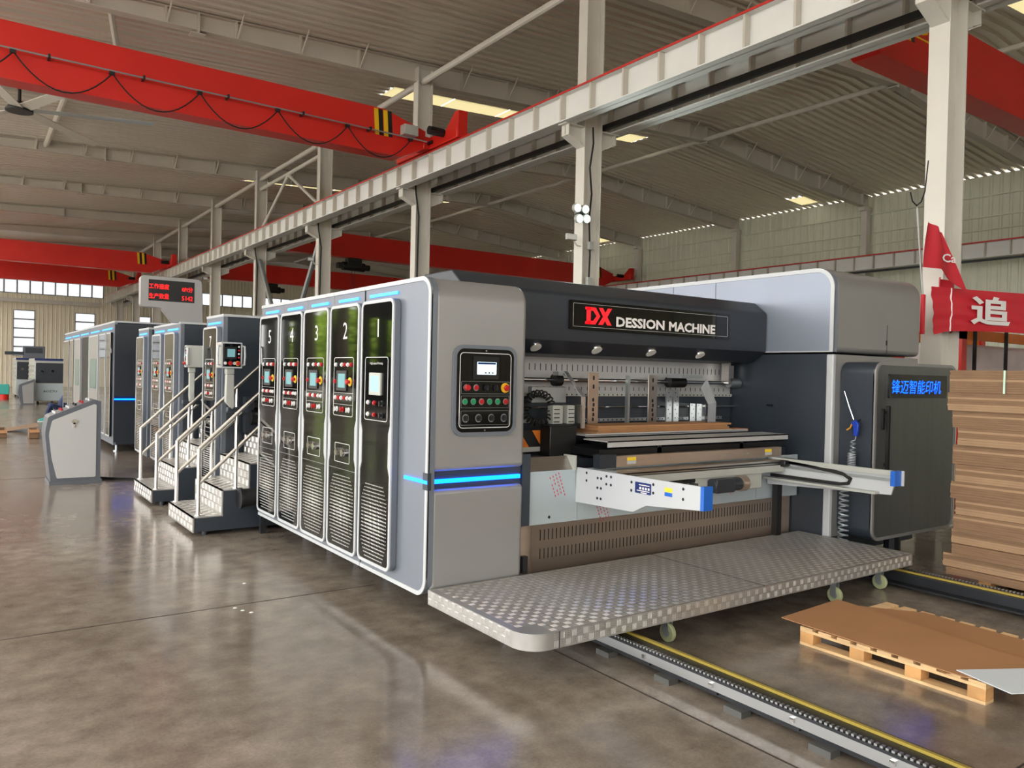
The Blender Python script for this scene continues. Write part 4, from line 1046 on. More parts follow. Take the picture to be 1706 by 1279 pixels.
# ------------------------------------------------------------------ pallet in front
P = thing('wooden_pallet', 'light pine pallet under the brown board in front of the platform', 'pallet', (5.3, 2.6, 0))
def pal(P, x0, x1, y0, y1):
    L = y1 - y0
    for x in (x0, (x0 + x1) / 2 - .05, x1 - .1):
        MB().box(x, x + .1, y0, y1, 0, .018).build('bottom_board', M['wood'], P)
        MB().box(x, x + .1, y0, y1, .088, .106).build('stringer_board', M['wood'], P)
        for k in range(4):
            y = y0 + (L - .1) * k / 3; MB().box(x, x + .1, y, y + .1, .018, .088).build('block', M['woodend'], P, bevel=.003)
    n = 9
    for k in range(n):
        y = y0 + (L - .095) * k / (n - 1); MB().box(x0, x1, y, y + .095, .106, .124).build('deck_board', M['wood'], P, bevel=.002)
pal(P, 4.735, 5.83, 2.02, 3.21)
def sheet(name, pts, z, m, lab, cat, lift=()):
    """board sheet: pts corners (x,y,dz); 4 mm thick, gently warped"""
    n = 10; vs_ = []; fs = []
    A, B, C, D = [Vector((p[0], p[1], z + p[2])) for p in pts]
    for k in (0, 1):
        for i in range(n + 1):
            for j in range(n + 1):
                u, v = i / n, j / n
                q = A * (1 - u) * (1 - v) + B * u * (1 - v) + C * u * v + D * (1 - u) * v
                vs_.append((q.x, q.y, q.z + k * .005))
    N = (n + 1) ** 2
    for i in range(n):
        for j in range(n):
            a = i * (n + 1) + j; b = a + n + 1
            fs += [(a, a + 1, b + 1, b), (N + a, N + b, N + b + 1, N + a + 1)]
    for i in range(n):
        for (a, b) in ((i, i + 1), (n * (n + 1) + i + 1, n * (n + 1) + i), ((i + 1) * (n + 1), i * (n + 1)), (i * (n + 1) + n, (i + 1) * (n + 1) + n)):
            fs.append((a, N + a, N + b, b))
    o = MB().add(vs_, fs).build(name, M[m]); tag(o, lab, cat); return o
sheet('cardboard_sheet', [(4.68, 2.22, 0), (5.72, 1.75, 0), (5.78, 2.9, 0), (5.46, 3.33, .0)], .125, 'kraft', 'brown board lying under the front board on the pallet', 'cardboard')
sheet('cardboard_sheet', [(4.70, 2.12, 0), (5.25, 1.55, 0), (5.42, 3.36, .03), (4.69, 3.33, .02)], .132, 'kraft', 'brown board on top of the pallet, front left piece', 'cardboard')
sheet('white_board', [(4.755, 2.19, 0), (4.66, 1.86, -.004), (5.35, 1.45, .02), (5.35, 1.8, .02)], .14, 'greysheet', 'pale grey board jutting over the front right corner of the pallet', 'board')

# ------------------------------------------------------------------ stack of cardboard bundles at the right
SK = thing('wooden_pallet', 'low pallet under the tall stack of cardboard bundles', 'pallet', (7.9, 2.6, 0))
pal(SK, 7.3, 8.5, 1.65, 3.2)
zs = [.124, .185, .30, .40, .52, .66, .80, .95, 1.10, 1.27, 1.42, 1.57, 1.73, 1.925]
def bundle(z0, z1, x0, x1, y0, y1, lab, band, i):
    t = thing('cardboard_bundle', lab, 'cardboard', ((x0 + x1) / 2, (y0 + y1) / 2, z0), 'bundles of flat cardboard in the stack')
    n = max(3, round((z1 - z0) / .02)); h = (z1 - z0) / n
    m1, m2 = MB(), MB()
    for k in range(n):
        j = (random.uniform(-.003, .003), random.uniform(-.004, .004))
        (m2 if (k < n * .35 and i % 2) or k % 6 == 5 else m1).box(x0 + j[0], x1 + j[0], y0 + j[1], y1 + j[1], z0 + k * h + .0008, z0 + (k + 1) * h)
    m1.build('sheets', M['kraftdk'], t); m2.build('pale_sheets', M['kraftlt'], t)
    if band:
        y = y0 + (y1 - y0) * band
        MB().box(x0 - .016, x1 + .016, y - .008, y + .008, z1, z1 + .0006).box(x0 - .017, x0 - .0155, y - .008, y + .008, z0, z1).build('strap', M['strap'], t)
M['kraftlt'] = mat('pale_kraft_edge', (158, 128, 98), .75, var=.08, scale=6)
M['kraftdk'] = mat('kraft_edge_layers', (128, 99, 73), .75, var=.14, scale=5, stretch=(1, 1, 14))
for i in range(len(zs) - 1):
    dx = random.uniform(-.03, .03); dy = random.uniform(-.04, .04) + .03
    if i >= 11: dy += .06; dx -= .03
    if i < 2: dy += .06
    pos = 'topmost' if i == len(zs) - 2 else ('bottom' if i == 0 else '%s from the bottom' % ORD[min(i, 11)])
    if i == 11: pos = 'second from the top'
    bundle(zs[i], zs[i + 1], 7.2 + dx, 8.42 + dx, 1.75 + dy, 3.35 + dy, 'flat cardboard bundle in the right hand stack, %s' % pos, {12: .72, 9: .62, 8: .6, 6: 0, 2: .55, 5: .45}.get(i, 0), i)

# ------------------------------------------------------------------ banners on the near column
def cloth(name, lab, fn, nu, nv, m):
    vs_, fs = [], []
    for k in (0, 1):
        for i in range(nu + 1):
            for j in range(nv + 1):
                p = Vector(fn(i / nu, j / nv)); vs_.append((p.x, p.y + k * .006, p.z))
    N = (nu + 1) * (nv + 1)
    for i in range(nu):
        for j in range(nv):
            a = i * (nv + 1) + j; b = a + nv + 1
            fs += [(a, b, b + 1, a + 1), (N + a, N + a + 1, N + b + 1, N + b)]
    o = MB().add(vs_, fs).build(name, m, smooth=80); tag(o, lab, 'banner', 'red cloth banners'); return o
def ban2(u, v):
    x = 9.70 + u * 4.7; y = 4.86 - u * .75 + .008 * math.sin(9 * v + 5 * u) * (1 - u * .4) + .006 * math.sin(25 * v + 9 * u)
    z0, z1 = 2.44 + .055 * u * 1.4 + .03 * math.sin(6 * u), 2.985 + .12 * u - .06 * u * (1 - u)
    if u < .06: z0 += (.06 - u) * -.6; x += (.5 - v) * (.06 - u) * 1.5
    return (x, y, z0 + (z1 - z0) * v)
B2 = cloth('banner', 'wide red banner with a white Chinese character stretched to the right', ban2, 60, 16, M['banner'])
def on_banner(body, uc, wd, hh):
    fr = Matrix(((.987, 0, .161, 0), (-.161, 0, -.987, 0), (0, 1, 0, 0), (0, 0, 0, 1)))
    p = Vector(ban2(uc, .5)); nrm = Vector((-.16, -.987, 0)); fr.translation = p + nrm * .035
    text('banner_character', body, M['bannerw'], fr, 0, 0, hh, wd, B2, bold=.03, depth=0)
on_banner('追', .225, .80, .37)
MB().tube([ban2(.07, v / 8) for v in range(9)], .012, 5).build('hem_cord', M['bannerw'], B2)
def ban1(u, v):
    # drooping upper banner, v top to bottom
    z = 3.72 - .10 * u * (1 - v) - v * (.55 + .24 * max(0, u - .35) / .65); x = 9.3 + u * (.33 + .50 * v) - .05 * v * (1 - u); y = 4.74 + .025 * math.sin(9 * u + 2 * v) - .05 * v * u
    return (x, y, z)
B1 = cloth('banner', 'short red banner drooping from the near column', ban1, 20, 16, M['banner'])
fr = Matrix(((.98, 0, .2, 0), (-.2, 0, -.98, 0), (0, 1, 0, 0), (0, 0, 0, 1))); fr.translation = Vector(ban1(.58, .62)) + Vector((0, -.06, 0))
text('banner_lettering', 'Ca', M['bannerw'], fr, .0, 0, .1, .24, B1, bold=.02, depth=0)
def ban3(u, v): return (9.86 + .34 * u, 4.86 + .05 * math.sin(7 * u), 3.12 - v * .62 - .06 * u)
cloth('banner', 'folded end of red banner hanging behind the upper one', ban3, 10, 8, M['banner'])
tag(MB().cyl((9.33, 4.9, 3.9), (9.52, 4.9, 2.86), .012, seg=6).build('pole', M['cream']), 'thin white pole leaning beside the near column', 'pole')
tag(MB().tube([(9.17, 4.9, 4.06), (9.22, 4.9, 3.96), (9.32, 4.9, 3.92), (9.42, 4.9, 3.98), (9.5, 4.9, 4.12), (9.56, 4.9, 4.5)], .008, 5).build('wire_hook', M['rust']), 'thin wire hook above the white pole', 'wire')
tag(MB().box(9.5, 9.56, 4.88, 4.92, 2.4, 2.88).build('red_strip', M['banner'], None, bevel=.01), 'narrow red cloth strip tied below the white pole', 'cloth strip')
# storage rack behind the stack
RK = thing('storage_rack', 'red and orange steel rack holding wrapped goods behind the stack', 'rack', (14.2, 6.6, 0))
for x in (12.9, 15.8): MB().box(x, x + .16, 6.0, 6.12, 0, 2.75).build('upright', M['red'], RK)
for x in (12.9, 15.8): MB().box(x, x + .16, 7.0, 7.12, 0, 2.75).build('upright', M['red'], RK)
MB().box(12.9, 15.85, 6.0, 6.08, 2.52, 2.68).build('orange_beam', M['orange'], RK); MB().box(12.9, 15.85, 7.04, 7.12, 2.52, 2.68).build('orange_beam', M['orange'], RK)
MB().box(12.9, 15.85, 6.0, 7.1, 1.2, 1.28).build('shelf', M['orange'], RK)
for x in (13.25, 14.35, 15.4): MB().box(x, x + .03, 5.95, 6.0, 1.28, 2.75).build('strap_post', M['rubber'], RK)
tag(MB().box(13.0, 15.6, 6.1, 6.95, 1.28, 2.46).build('wrapped_goods', M['sacking'], None, bevel=.06), 'pale plastic wrapped goods on the orange rack', 'package')

# ------------------------------------------------------------------ stairs
def stairs(y0, y1, lab):
    t = thing('access_stairs', lab, 'stairs', (2.5, (y0 + y1) / 2, .04), 'tread-plate stairs up to the machine')
    st = [(2.05, .21), (2.345, .483), (2.63, .755), (2.915, 1.0)]
    side = [(2.05, .045), (2.05, .2)]
    prof = [(2.07, .05), (3.4, .05), (3.4, .99), (2.93, .99), (2.93, .75), (2.645, .75), (2.645, .478), (2.36, .478), (2.36, .2), (2.07, .2)]
    MB(FR((0, 0, 0), 'front')).prism(prof, -y1, -y0).build('stringer', M['slate'], t, smooth=None)
    for i, (x, z) in enumerate(st):
        zb = .045 if i == 0 else st[i - 1][1]; xe = st[i + 1][0] if i < 3 else 3.4
        s = MB().box(x, xe + .015, y0 - .006, y1, z - .012, z).box(x, x + .014, y0 - .006, y1, zb, z).build('step', M['checker'], t)
        tb = MB(); treads(FR((x, 0, 0), 'left'), -y1 + .02, -y0 - .02, zb + .01, z - .01, .075, 0, tb, .002); treads(FR((0, 0, 0), 'up'), x + .015, xe - .005, y0 + .02, y1 - .02, .075, z, tb, .002)
        tb.build('tread_bars', M['checkerbar'], s, smooth=None)['kind'] = 'stuff'
    for y in (y0 + .07, y1 - .07):
        sl = .945
        def rail(x): return .93 + (x - 2.12) * sl
        h = MB().tube([(2.12, y, rail(2.12)), (3.25, y, rail(3.25))], .022, 10).build('handrail', M['steel'], t)
        MB().tube([(2.12, y, .55), (3.25, y, .55 + 1.13 * sl)], .02, 10).build('mid_rail', M['steel'], t)
        MB().cyl((2.12, y, .21), (2.12, y, .935), .022, seg=10).build('post', M['steel'], t)
        MB().cyl((2.51, y, .483), (2.51, y, rail(2.51)), .02, seg=10).build('post', M['steel'], t)
        MB().cyl((2.8, y, .755), (2.8, y, rail(2.8)), .02, seg=10).build('post', M['steel'], t)
        for (x, z) in ((2.12, .21), (2.51, .483), (2.8, .755)): MB().cyl((x, y, z), (x, y, z + .012), .04, seg=12).build('post_flange', M['chrome'], t)
    for y in (y0 + .1, y1 - .1):
        for x in (2.2, 3.2): MB().cyl((x, y, 0), (x, y, .06), .03, seg=8).build('foot', M['rust'], t)
stairs(8.7, 10.12 - .25, 'aluminium tread-plate stairs with steel handrails, nearest, beside door five')
stairs(10.88, 12.1, 'aluminium tread-plate stairs with steel handrails, farther, between unit seven and the next')

# ------------------------------------------------------------------ further units
def far_unit(y0, y1, doors, lab, ztop=2.435, dn=''):
    U = thing('printing_unit', lab, 'machine', (4.8, (y0 + y1) / 2, .1), 'farther units of the machine')
    MB().box(2.70, 6.94, y0, y1, .25, ztop).build('body', M['slate'], U, bevel=.015)
    MB(F).box(-y1, -y0, .25, ztop, -.05, 0).build('side_panel', M['side'], U)
    MB().box(2.655, 6.94, y0 - .008, y1, ztop, ztop + .03).build('top_trim', M['white'], U)
    n = len(doors); p = (y1 - y0) / n
    for i in range(n):
        c = y0 + p * (i + .5)
        MB(F).box(-c - p * .36, -c + p * .36, ztop - .085, ztop - .06, 0, .01).build('light_bar', M['ledw'], U)
        door(U, c, min(.66, p - .03), .3, ztop - .12, doors[i], 'B')
    for x in (3.0, 6.5): MB().box(x, x + .15, y0 + .1, y1 - .1, 0, .25).build('foot', M['rust'], U)
    return U
far_unit(9.93, 10.72, ['7'], 'slate grey machine unit with tall door numbered seven behind the near stairs')
far_unit(12.2, 14.1, ['', ''], 'slate grey machine unit with two glossy doors below the red display')
far_unit(14.55, 15.45, [''], 'narrow slate grey machine unit behind the far stairs')
# valve cluster in the gap by the stairs
t = thing('pneumatic_unit', 'black and chrome pneumatic fittings beside the near stairs', 'fittings', (2.95, 9.3, 1.0))
m_ = MB(); m_.cyl((2.98, 9.75, 1.35), (3.2, 9.75, 1.35), .06, seg=12); m_.cyl((2.95, 9.75, 1.2), (3.1, 9.75, 1.2), .09, seg=12); m_.build('filter_bowl', M['black'], t)
MB().cyl((3.06, 9.68, 1.3), (3.06, 9.6, 1.3), .04, seg=12).cyl((3.16, 9.68, 1.36), (3.16, 9.6, 1.36), .03, seg=12).build('gauge', M['chrome'], t)
MB().box(2.9, 3.3, 9.78, 9.9, 1.0, 1.45).build('mounting_plate', M['dark'], t)
t = thing('exhaust_duct', 'short black duct end between the near stairs and door five', 'duct', (2.62, 8.57, .3))
MB().cyl((2.5, 8.57, .40), (2.8, 8.57, .42), .10, .085, seg=16).build('duct', M['rubber'], t)
MB().cyl((2.49, 8.57, .40), (2.52, 8.57, .40), .115, seg=16).build('collar', M['black'], t)
MB().box(2.72, 2.78, 8.54, 8.6, 0, .34).build('stand', M['rust'], t)
# stacker / dryer block behind
ST = thing('stacker_machine', 'long grey machine with mirror doors and blue light band behind the console', 'machine', (4.8, 22.8, .1))
ya, yb = 18.12, 27.5
MB().box(2.70, 6.5, ya, yb, .14, 2.70).build('body', M['slate'], ST, bevel=.03)
MB().box(2.66, 6.5, ya - .02, ya + .02, .2, 2.66).build('end_panel', M['dark'], ST)
MB(F).box(-yb, -ya, .14, 2.70, -.05, 0).build('side_panel', M['side'], ST)
MB().box(2.655, 6.5, ya - .01, yb, 2.70, 2.735).build('top_trim', M['white'], ST)
MB().box(2.66, 6.4, ya - .03, ya - .012, 1.04, 1.16).build('band', M['navyplate'], ST)
MB().box(2.66, 6.4, ya - .036, ya - .03, 1.085, 1.115).build('end_light_strip', M['led'], ST)
for i in range(5):
    c = ya + 1.0 + i * 1.85; MB(F).box(-c - .7, -c + .7, 2.57, 2.6, 0, .01).build('light_bar', M['ledw'], ST)
M['mirror'] = mat('mirror_black_acrylic', (70, 74, 80), .05, .6)
M['tealglass'] = mat('teal_tinted_glass', (40, 110, 120), .08, .2)
for i, (a, b, mm) in enumerate(((18.3, 18.9, 'gloss'), (19.0, 19.9, 'mirror'), (20.1, 21.6, 'front'), (23.3, 24.6, 'front'), (24.8, 25.7, 'mirror'), (25.9, 27.2, 'gloss'))):
    d = MB(F).rr(-b, -a, .3, 2.5, .05, .004, .05).build('door', M[mm], ST)
    if mm == 'front':
        w_ = MB(F).rr(-b + .25, -a - .25, 1.25, 1.95, .04, .05, .056).build('window', M['tealglass'], d)
    MB(F).ring(-b, -a, .3, 2.5, .05, .03, .05, .056, 3).build('door_trim', M['white'], d)
MB(F).box(-23.2, -21.7, .3, 2.5, .0, .012).build('open_bay', M['black'], ST)
MB(F).box(-21.9, -21.72, .3, 2.5, .012, .03).build('bay_glass', M['tealglass'], ST)
for y in (18.3, 22, 26, 27.2):
    for x in (2.75, 6.3): MB().cyl((x, y, .0), (x, y, .16), .025, seg=8).cyl((x, y, 0), (x, y, .02), .06, seg=10).build('foot', M['zinc'], ST)

# ------------------------------------------------------------------ pendant control boxes
def pendant(x, y, yaw, lab, front=True):
    t = thing('pendant_controller', lab, 'control box', (x, y, 1.3), 'white pendant control boxes')
    Fp = Matrix.Translation((x, y, 0)) @ Matrix.Rotation(yaw, 4, 'Z') @ FR((0, 0, 0), 'front')
    MB(Fp).rr(-.115, .115, 1.80, 2.09, .012, -.2, 0).build('box', M['cream'], t)
    MB(Fp).ring(-.115, .115, 1.80, 2.09, .012, .016, 0, .008, 3).build('front_rim', M['white'], t)
    fp = MB(Fp).rr(-.1, .1, 1.815, 2.075, .006, 0, .004).build('front_panel', M['gloss'], t)
    MB(Fp).rr(-.07, .055, 1.9, 2.04, .006, .004, .01).build('screen_bezel', M['black'], fp)
    MB(Fp).box(-.05, .035, 1.925, 2.015, .01, .011).build('screen', M['screendim'], fp)
    for i, (k, c) in enumerate((('push', 'whitebtn'), ('mush', 'redbtn'), ('push', 'whitebtn'))): btn(fp, Fp, -.07 + .05 * i, 1.855, .004, k, c)
    MB(Fp).cyl((.068, 1.855, .004), (.068, 1.855, .008), .028, seg=14).build('stop_ring', M['yellow'], fp); btn(fp, Fp, .068, 1.855, .008, 'mush', 'redbtn')
    for i in range(4): btn(fp, Fp, .078, 2.04 - i * .04, .004, 'push', ('whitebtn', 'redbtn', 'whitebtn', 'redbtn')[i]).scale = (.6, .6, .6)
    for s in (-1, 1):
        MB(Fp).tube([(s * .115, 2.05, -.02), (s * .145, 2.045, -.01), (s * .15, 1.94, -.005), (s * .145, 1.84, -.01), (s * .115, 1.835, -.02)], .014, 8).build('handle', M['white'], t)
    MB(Fp).box(-.045, .045, 1.73, 1.80, -.12, -.03).build('neck', M['cream'], t, bevel=.01)
    MB(Fp).prism([(-.04, 1.73), (.045, 1.73), (.05, 1.48), (.055, 1.36), (.03, 1.34), (-.045, 1.42), (-.045, 1.52)], -.11, -.04).build('arm', M['cream'], t, bevel=.008)
    MB().box(x - .02, x + .22, y + .06, y + .12, 1.30, 1.36).build('support_arm', M['slate'], t, bevel=.01)
pendant(2.50, 8.98, 0, 'white pendant control box with screen and handles, facing the camera by door five')
pendant(2.47, 11.0, -1.7, 'white pendant control box turned sideways beside the farther stairs')

# ------------------------------------------------------------------ production display
DB = thing('production_display', 'silver board with red Chinese figures on top of the machine', 'display', (2.6, 12.4, 2.46))
FDn = FR((0, 12.3, 0), 'front')
pts = rpoly([(2.12, 2.655, .05), (2.40, 2.655, .06), (2.56, 2.45, 0), (3.0, 2.45, 0), (2.975, 3.115, .07), (2.12, 3.115, .07)], 5)
MB(FDn).prism(pts, -.1, 0).build('housing', M['front'], DB, bevel=.01)
SC = MB(FDn).box(2.235, 2.865, 2.755, 3.06, 0, .006).build('led_screen', M['black'], DB)
text('led_characters', '工作速度', M['redled'], FDn, 2.375, 2.965, .075, .27, SC, bold=0.0, depth=.0075)
text('led_figures', '0P/分', M['redled'], FDn, 2.765, 2.945, .07, .15, SC, bold=0.0, depth=.0075)
text('led_characters', '生产数量', M['redled'], FDn, 2.375, 2.825, .075, .27, SC, bold=0.0, depth=.0075)
text('led_figures', '5142', M['redled'], FDn, 2.765, 2.815, .065, .15, SC, bold=0.0, depth=.0075)
MB(FDn).box(2.66, 2.8, 2.46, 2.47, -.1, .05).build('base', M['front'], DB)

# ------------------------------------------------------------------ operator console
CN = thing('operator_console', 'grey sloping operator console standing alone on the floor at the left', 'console', (1.45, 13.7, 0))
FCn = FR((0, 13.42, 0), 'front')
out = rpoly([(1.14, .06, 0), (1.80, .06, 0), (1.80, 1.25, .02), (1.70, 1.275, .04), (1.10, 1.02, .06), (1.06, .78, .5), (1.10, .4, .5)], 5)
MB(FCn).prism(out, -.62, 0).build('shell', mat_cgrey, CN, smooth=40)
inn = rpoly([(1.22, .10, .02), (1.735, .10, .02), (1.735, 1.20, .02), (1.70, 1.205, .02), (1.15, .965, .05), (1.11, .76, .4), (1.15, .4, .4)], 5)
MB(FCn).prism(inn, 0, .012).build('side_panel', M['lightpanel'], CN, smooth=40)
MB().box(1.12, 1.82, 13.40, 14.06, 0, .06).build('plinth', mat_cgrey, CN)
lk = MB(FCn).cyl((1.44, .945, .012), (1.44, .945, .03), .035, seg=14).build('lock', M['chrome'], CN)
MB(FCn).rr(1.40, 1.48, .93, .96, .01, .03, .04).box(1.425, 1.455, .86, .93, .012, .03).build('lock_handle', M['chrome'], lk)
for i in range(6):
    x = 1.2 + i * .09; z = 1.02 + (x - 1.10) * .425 + .005
    for y in (13.55, 13.8): MB().cyl((x, y, z), (x - .012, y, z + .03), .018, seg=10).build('button', M[('whitebtn', 'redbtn', 'whitebtn', 'blackbtn', 'redbtn', 'whitebtn')[i]], CN)
tag(MB().tube([(1.83, 13.9, .015), (2.1, 13.6, .015), (2.5, 13.3, .015), (2.9, 13.4, .015)], .025, 6).build('floor_cable', M['rubber']), 'black cable on the floor from the console to the machine', 'cable')

# ------------------------------------------------------------------ far machines on the left
def far_machine(x0, x1, y0, y1, h, lab, con=True):
    t = thing('carton_machine', lab, 'machine', ((x0 + x1) / 2, (y0 + y1) / 2, 0), 'far machines by the end wall')
    Fm = FR((0, y0, 0), 'front')
    MB().box(x0 + .25, x1, y0, y1, .12, h).build('body', M['cream'], t, bevel=.04)
    MB(Fm).rr(x0 + .3, x1 - .03, h * .46, h * .9, .05, 0, .02).build('dark_window', M['dark'], t)
    MB(Fm).box(x0 + .25, x1, h * .95, h, 0, .02).build('top_band', M['navyplate'], t)
    MB(Fm).box(x0 + .3, x1 - .03, .16, h * .44, 0, .02).build('lower_panel', M['filmblue'], t)
    text('maker_lettering', 'AOZTU', M['dark'], Fm, (x0 + x1) / 2 + .15, h * .28, .1, .55, t, bold=.02, depth=.022)
    for u in (.55, .95): MB(Fm).cyl((x0 + u, h * .72, .02), (x0 + u, h * .72, .08), .06, seg=10).build('knob', M['chrome'], t)
    Fl = FR((x0 + .25, 0, 0), 'left')
    for j in range(5): MB(Fl).box(-y1 + .2, -y0 - .1, h * (.42 + j * .1), h * (.45 + j * .1), 0, .03).build('louvre', M['zinc'], t)
    for (x, y) in ((x0 + .4, y0 + .2), (x1 - .2, y0 + .2), (x0 + .4, y1 - .2), (x1 - .2, y1 - .2)): MB().cyl((x, y, 0), (x, y, .12), .05, seg=8).build('foot', M['rust'], t)
far_machine(2.55, 3.98, 41, 44.5, 2.05, 'white and dark carton machine, nearer one far left')
far_machine(2.25, 3.3, 49, 52, 2.1, 'dark fronted machine farther left behind the nearer one')
t = thing('operator_console', 'small grey console in front of the far carton machine', 'console', (2.45, 41.3, 0))
FK = FR((0, 40.4, 0), 'front'); pts = rpoly([(2.28, .0, 0), (2.78, 0, 0), (2.78, 1.12, 0), (2.2, .88, .08), (2.16, .5, .3)], 4)
MB(FK).prism(pts, -.5, 0).build('shell', mat_cgrey, t); MB(FK).prism([(2.36, .06), (2.74, .06), (2.74, 1.0), (2.3, .82)], 0, .012).build('side_panel', M['front'], t)
t = thing('production_display', 'small grey display board above the far carton machine', 'display', (2.95, 43, 2.05))
MB().box(2.45, 3.35, 42.9, 43, 2.05, 2.62).build('housing', mat_cgrey, t, bevel=.02); MB().box(2.55, 3.25, 42.89, 42.9, 2.3, 2.55).build('screen', M['dark'], t)
MB().box(1.75, 2.5, 42.9, 43, 2.2, 2.35).build('side_bar', M['dark'], t)
t = thing('stool', 'teal plastic bin with red base at the far left edge', 'bin', (1.75, 46.4, 0))
MB().box(1.5, 2.1, 46.2, 46.8, .25, .75).build('tub', M['teal'], t, bevel=.03); MB().cyl((1.85, 46.4, 0), (1.85, 46.4, .25), .25, seg=14).build('base', M['red'], t)
# loose cardboard on the floor
for i, (x0, x1, y0, y1, h, lab) in enumerate(((.78, .98, 22.4, 23.4, .19, 'small brown carton cut by the left edge of the picture'), (1.42, 1.62, 22.0, 22.6, .22, 'small open brown carton left of the console'))):
    t = thing('carton', lab, 'carton', ((x0 + x1) / 2, (y0 + y1) / 2, 0), 'cartons on the floor')
    m_ = MB(); m_.box(x0, x1, y0, y0 + .01, 0, h).box(x0, x1, y1 - .01, y1, 0, h).box(x0, x0 + .01, y0, y1, 0, h).box(x1 - .01, x1, y0, y1, 0, h).box(x0, x1, y0, y1, 0, .008); m_.build('walls', M['kraftdk'], t)
    MB().add([(x0, y0, h), (x1, y0, h), (x1, y0 - .12, h - .06), (x0, y0 - .12, h - .06), (x0, y0, h - .006), (x1, y0, h - .006), (x1, y0 - .12, h - .066), (x0, y0 - .12, h - .066)], [(0, 3, 2, 1), (4, 5, 6, 7), (0, 1, 5, 4), (1, 2, 6, 5), (2, 3, 7, 6), (3, 0, 4, 7)]).build('flap', M['kraft'], t)
sheet('cardboard_sheet', [(1.05, 24.2, .02), (1.75, 24.0, .16), (1.8, 25.2, .16), (1.1, 25.4, .02)], .005, 'kraftdk', 'bent brown board on the floor behind the small cartons', 'cardboard')
# debris near the floor joint
for i, (px, py) in enumerate(((1.72, 5.97), (1.75, 5.88), (1.79, 5.8), (1.98, 6.62))):
    tag(MB().cyl((px, py, 0), (px, py, .004), .018, .012, seg=5).build('paper_scrap', M['whitebtn']), 'tiny white paper scrap on the floor, %s from the left column of scraps' % ORD[i], 'scrap', 'paper scraps on the floor')

# ------------------------------------------------------------------ crouching person by the far end of the long machine
def skinned(name, verts, edges, rad, m, parent=None, base=(0, 0, 0), sub=1):
    me = bpy.data.meshes.new(name); me.from_pydata([tuple(Vector(v) - Vector(base)) for v in verts], edges, []); me.update(); me.materials.append(m)
    o = bpy.data.objects.new(name, me); COL.objects.link(o)
    o.modifiers.new('skin', 'SKIN'); s = o.modifiers.new('sub', 'SUBSURF'); s.levels = sub; s.render_levels = sub
    for i, r_ in enumerate(rad): me.skin_vertices[0].data[i].radius = (r_, r_)
    me.skin_vertices[0].data[0].use_root = True
    if parent is not None: o.parent = parent
    else: o.location = base
    BASE[o.name] = Vector(base)
    me.polygons.foreach_set('use_smooth', [True] * len(me.polygons))
    return o
pb = (2.55, 28.6, 0); PX = .32
PN = thing('person', 'person in navy clothes and green shoes crouching by the long machine', 'person', pb)
V = [(2.36, 28.62, .42), (2.44, 28.62, .62), (2.56, 28.62, .86), (2.62, 28.62, 1.0), (2.68, 28.6, 1.12),
     (2.32, 28.5, .40), (2.06, 28.42, .52), (1.93, 28.42, .12), (2.32, 28.74, .40), (2.04, 28.84, .56), (2.2, 28.84, .12),
     (2.56, 28.42, .94), (2.78, 28.34, .74), (2.95, 28.4, .66), (2.56, 28.82, .94), (2.8, 28.9, .74), (2.98, 28.84, .66)]
E_ = [(0, 1), (1, 2), (2, 3), (3, 4), (0, 5), (5, 6), (6, 7), (0, 8), (8, 9), (9, 10), (2, 11), (11, 12), (12, 13), (2, 14), (14, 15), (15, 16)]
Rr = [.15, .15, .16, .07, .09, .1, .075, .05, .1, .075, .05, .06, .05, .035, .06, .05, .035]
V = [(a + PX, b, c) for (a, b, c) in V]
skinned('body', V, E_, Rr, M['navy'], PN, pb)
hd = MB(); 
import mathutils
bmh = bmesh.new(); bmesh.ops.create_uvsphere(bmh, u_segments=14, v_segments=10, radius=.11)
hv = [(v.co.x * .85 + 2.72 + PX, v.co.y * .8 + 28.6, v.co.z * 1.1 + 1.18) for v in bmh.verts]; hf = [[v.index for v in f.verts] for f in bmh.faces]; bmh.free()
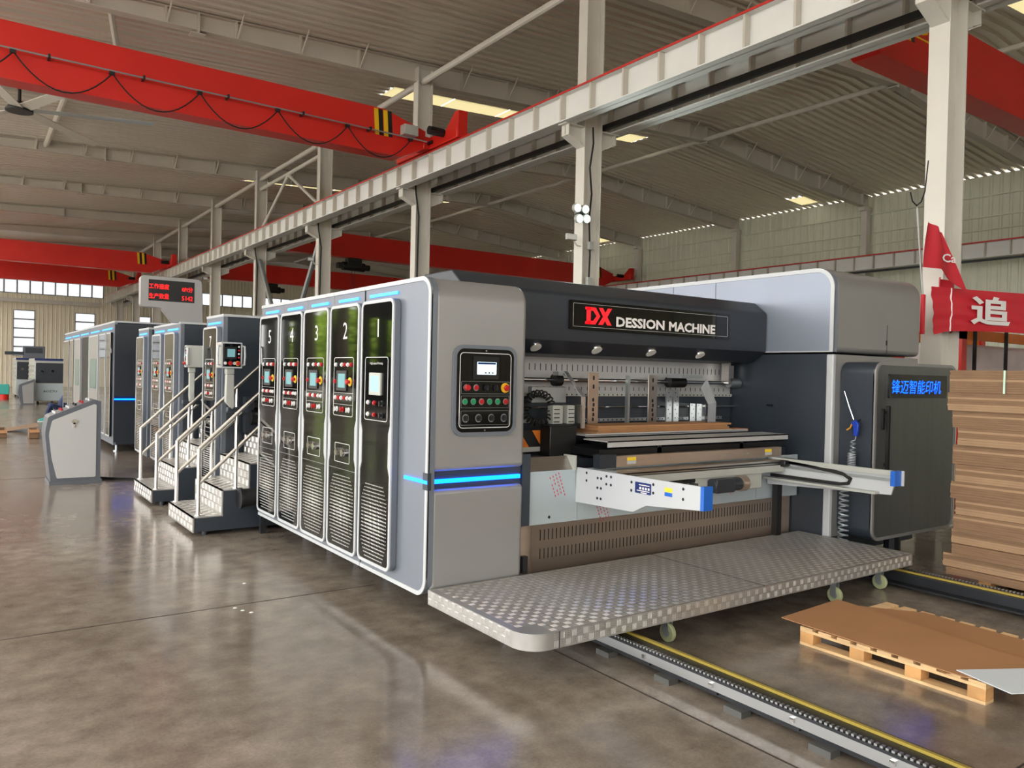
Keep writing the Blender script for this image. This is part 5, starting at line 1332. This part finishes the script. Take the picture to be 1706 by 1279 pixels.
MB().add(hv, hf).build('head', M['skin'], PN, smooth=80)
MB().add([(x - .012, y, z + .03 if z > 1.16 else z + .02) for (x, y, z) in hv], [f for f in hf if all(hv[i][2] > 1.19 for i in f)]).build('hair', M['black'], PN, smooth=80)
for y in (28.42, 28.84):
    PX = .1 if y < 28.6 else .32
    m_ = MB(FR((0, y, 0), 'front')); m_.prism(rpoly([(1.95 + PX, .03, .02), (2.22 + PX, .03, .02), (2.22 + PX, .13, .03), (2.12 + PX, .13, .03), (1.97 + PX, .075, .03)], 3), -.05, .05)
    s = m_.build('shoe', M['teal'], PN, bevel=.015); MB().box(1.94 + PX, 2.23 + PX, y - .052, y + .052, 0, .03).build('sole', M['whitebtn'], s)

# ------------------------------------------------------------------ trees outside the open side (seen mirrored in the black doors)
def tree(x, y, h, r, lab):
    t = thing('yard_tree', lab, 'tree', (x, y, 0), 'trees outside the open side')
    MB().tube([(x, y, 0), (x + .2, y, h * .3), (x - .1, y + .2, h * .6), (x, y, h * .85)], [.75, .65, .5, .12], 8).build('trunk', M['bark'], t)
    m_ = MB(); rnd = random.Random(int(x * 10 + y))
    for i in range(1400):
        a = rnd.uniform(0, 2 * PI); b = math.acos(rnd.uniform(-1, 1)); q = r * rnd.uniform(.45, 1) 
        c = Vector((x + q * math.sin(b) * math.cos(a), y + q * math.sin(b) * math.sin(a), h * .62 + q * 1.0 * math.cos(b)))
        u = Vector((rnd.uniform(-1, 1), rnd.uniform(-1, 1), rnd.uniform(-1, 1))).normalized() * .36; v = u.orthogonal().normalized() * .26
        m_.add([c - u, c + v, c + u, c - v], [(0, 1, 2, 3)])
    m_.build('foliage', M['leaf'], t, smooth=None)['kind'] = 'stuff'
for i, (x, y, h, r_) in enumerate(((-20.5, 60.4, 15, 2.2), (-20.5, 67.6, 15, 2.2), (-29, 70, 8, 4.0), (-29, 78, 8, 4.2), (-29, 87, 8, 4.0))):
    tree(x, y, h, r_, 'broad green tree in the yard, %s along the open side' % ORD[i])
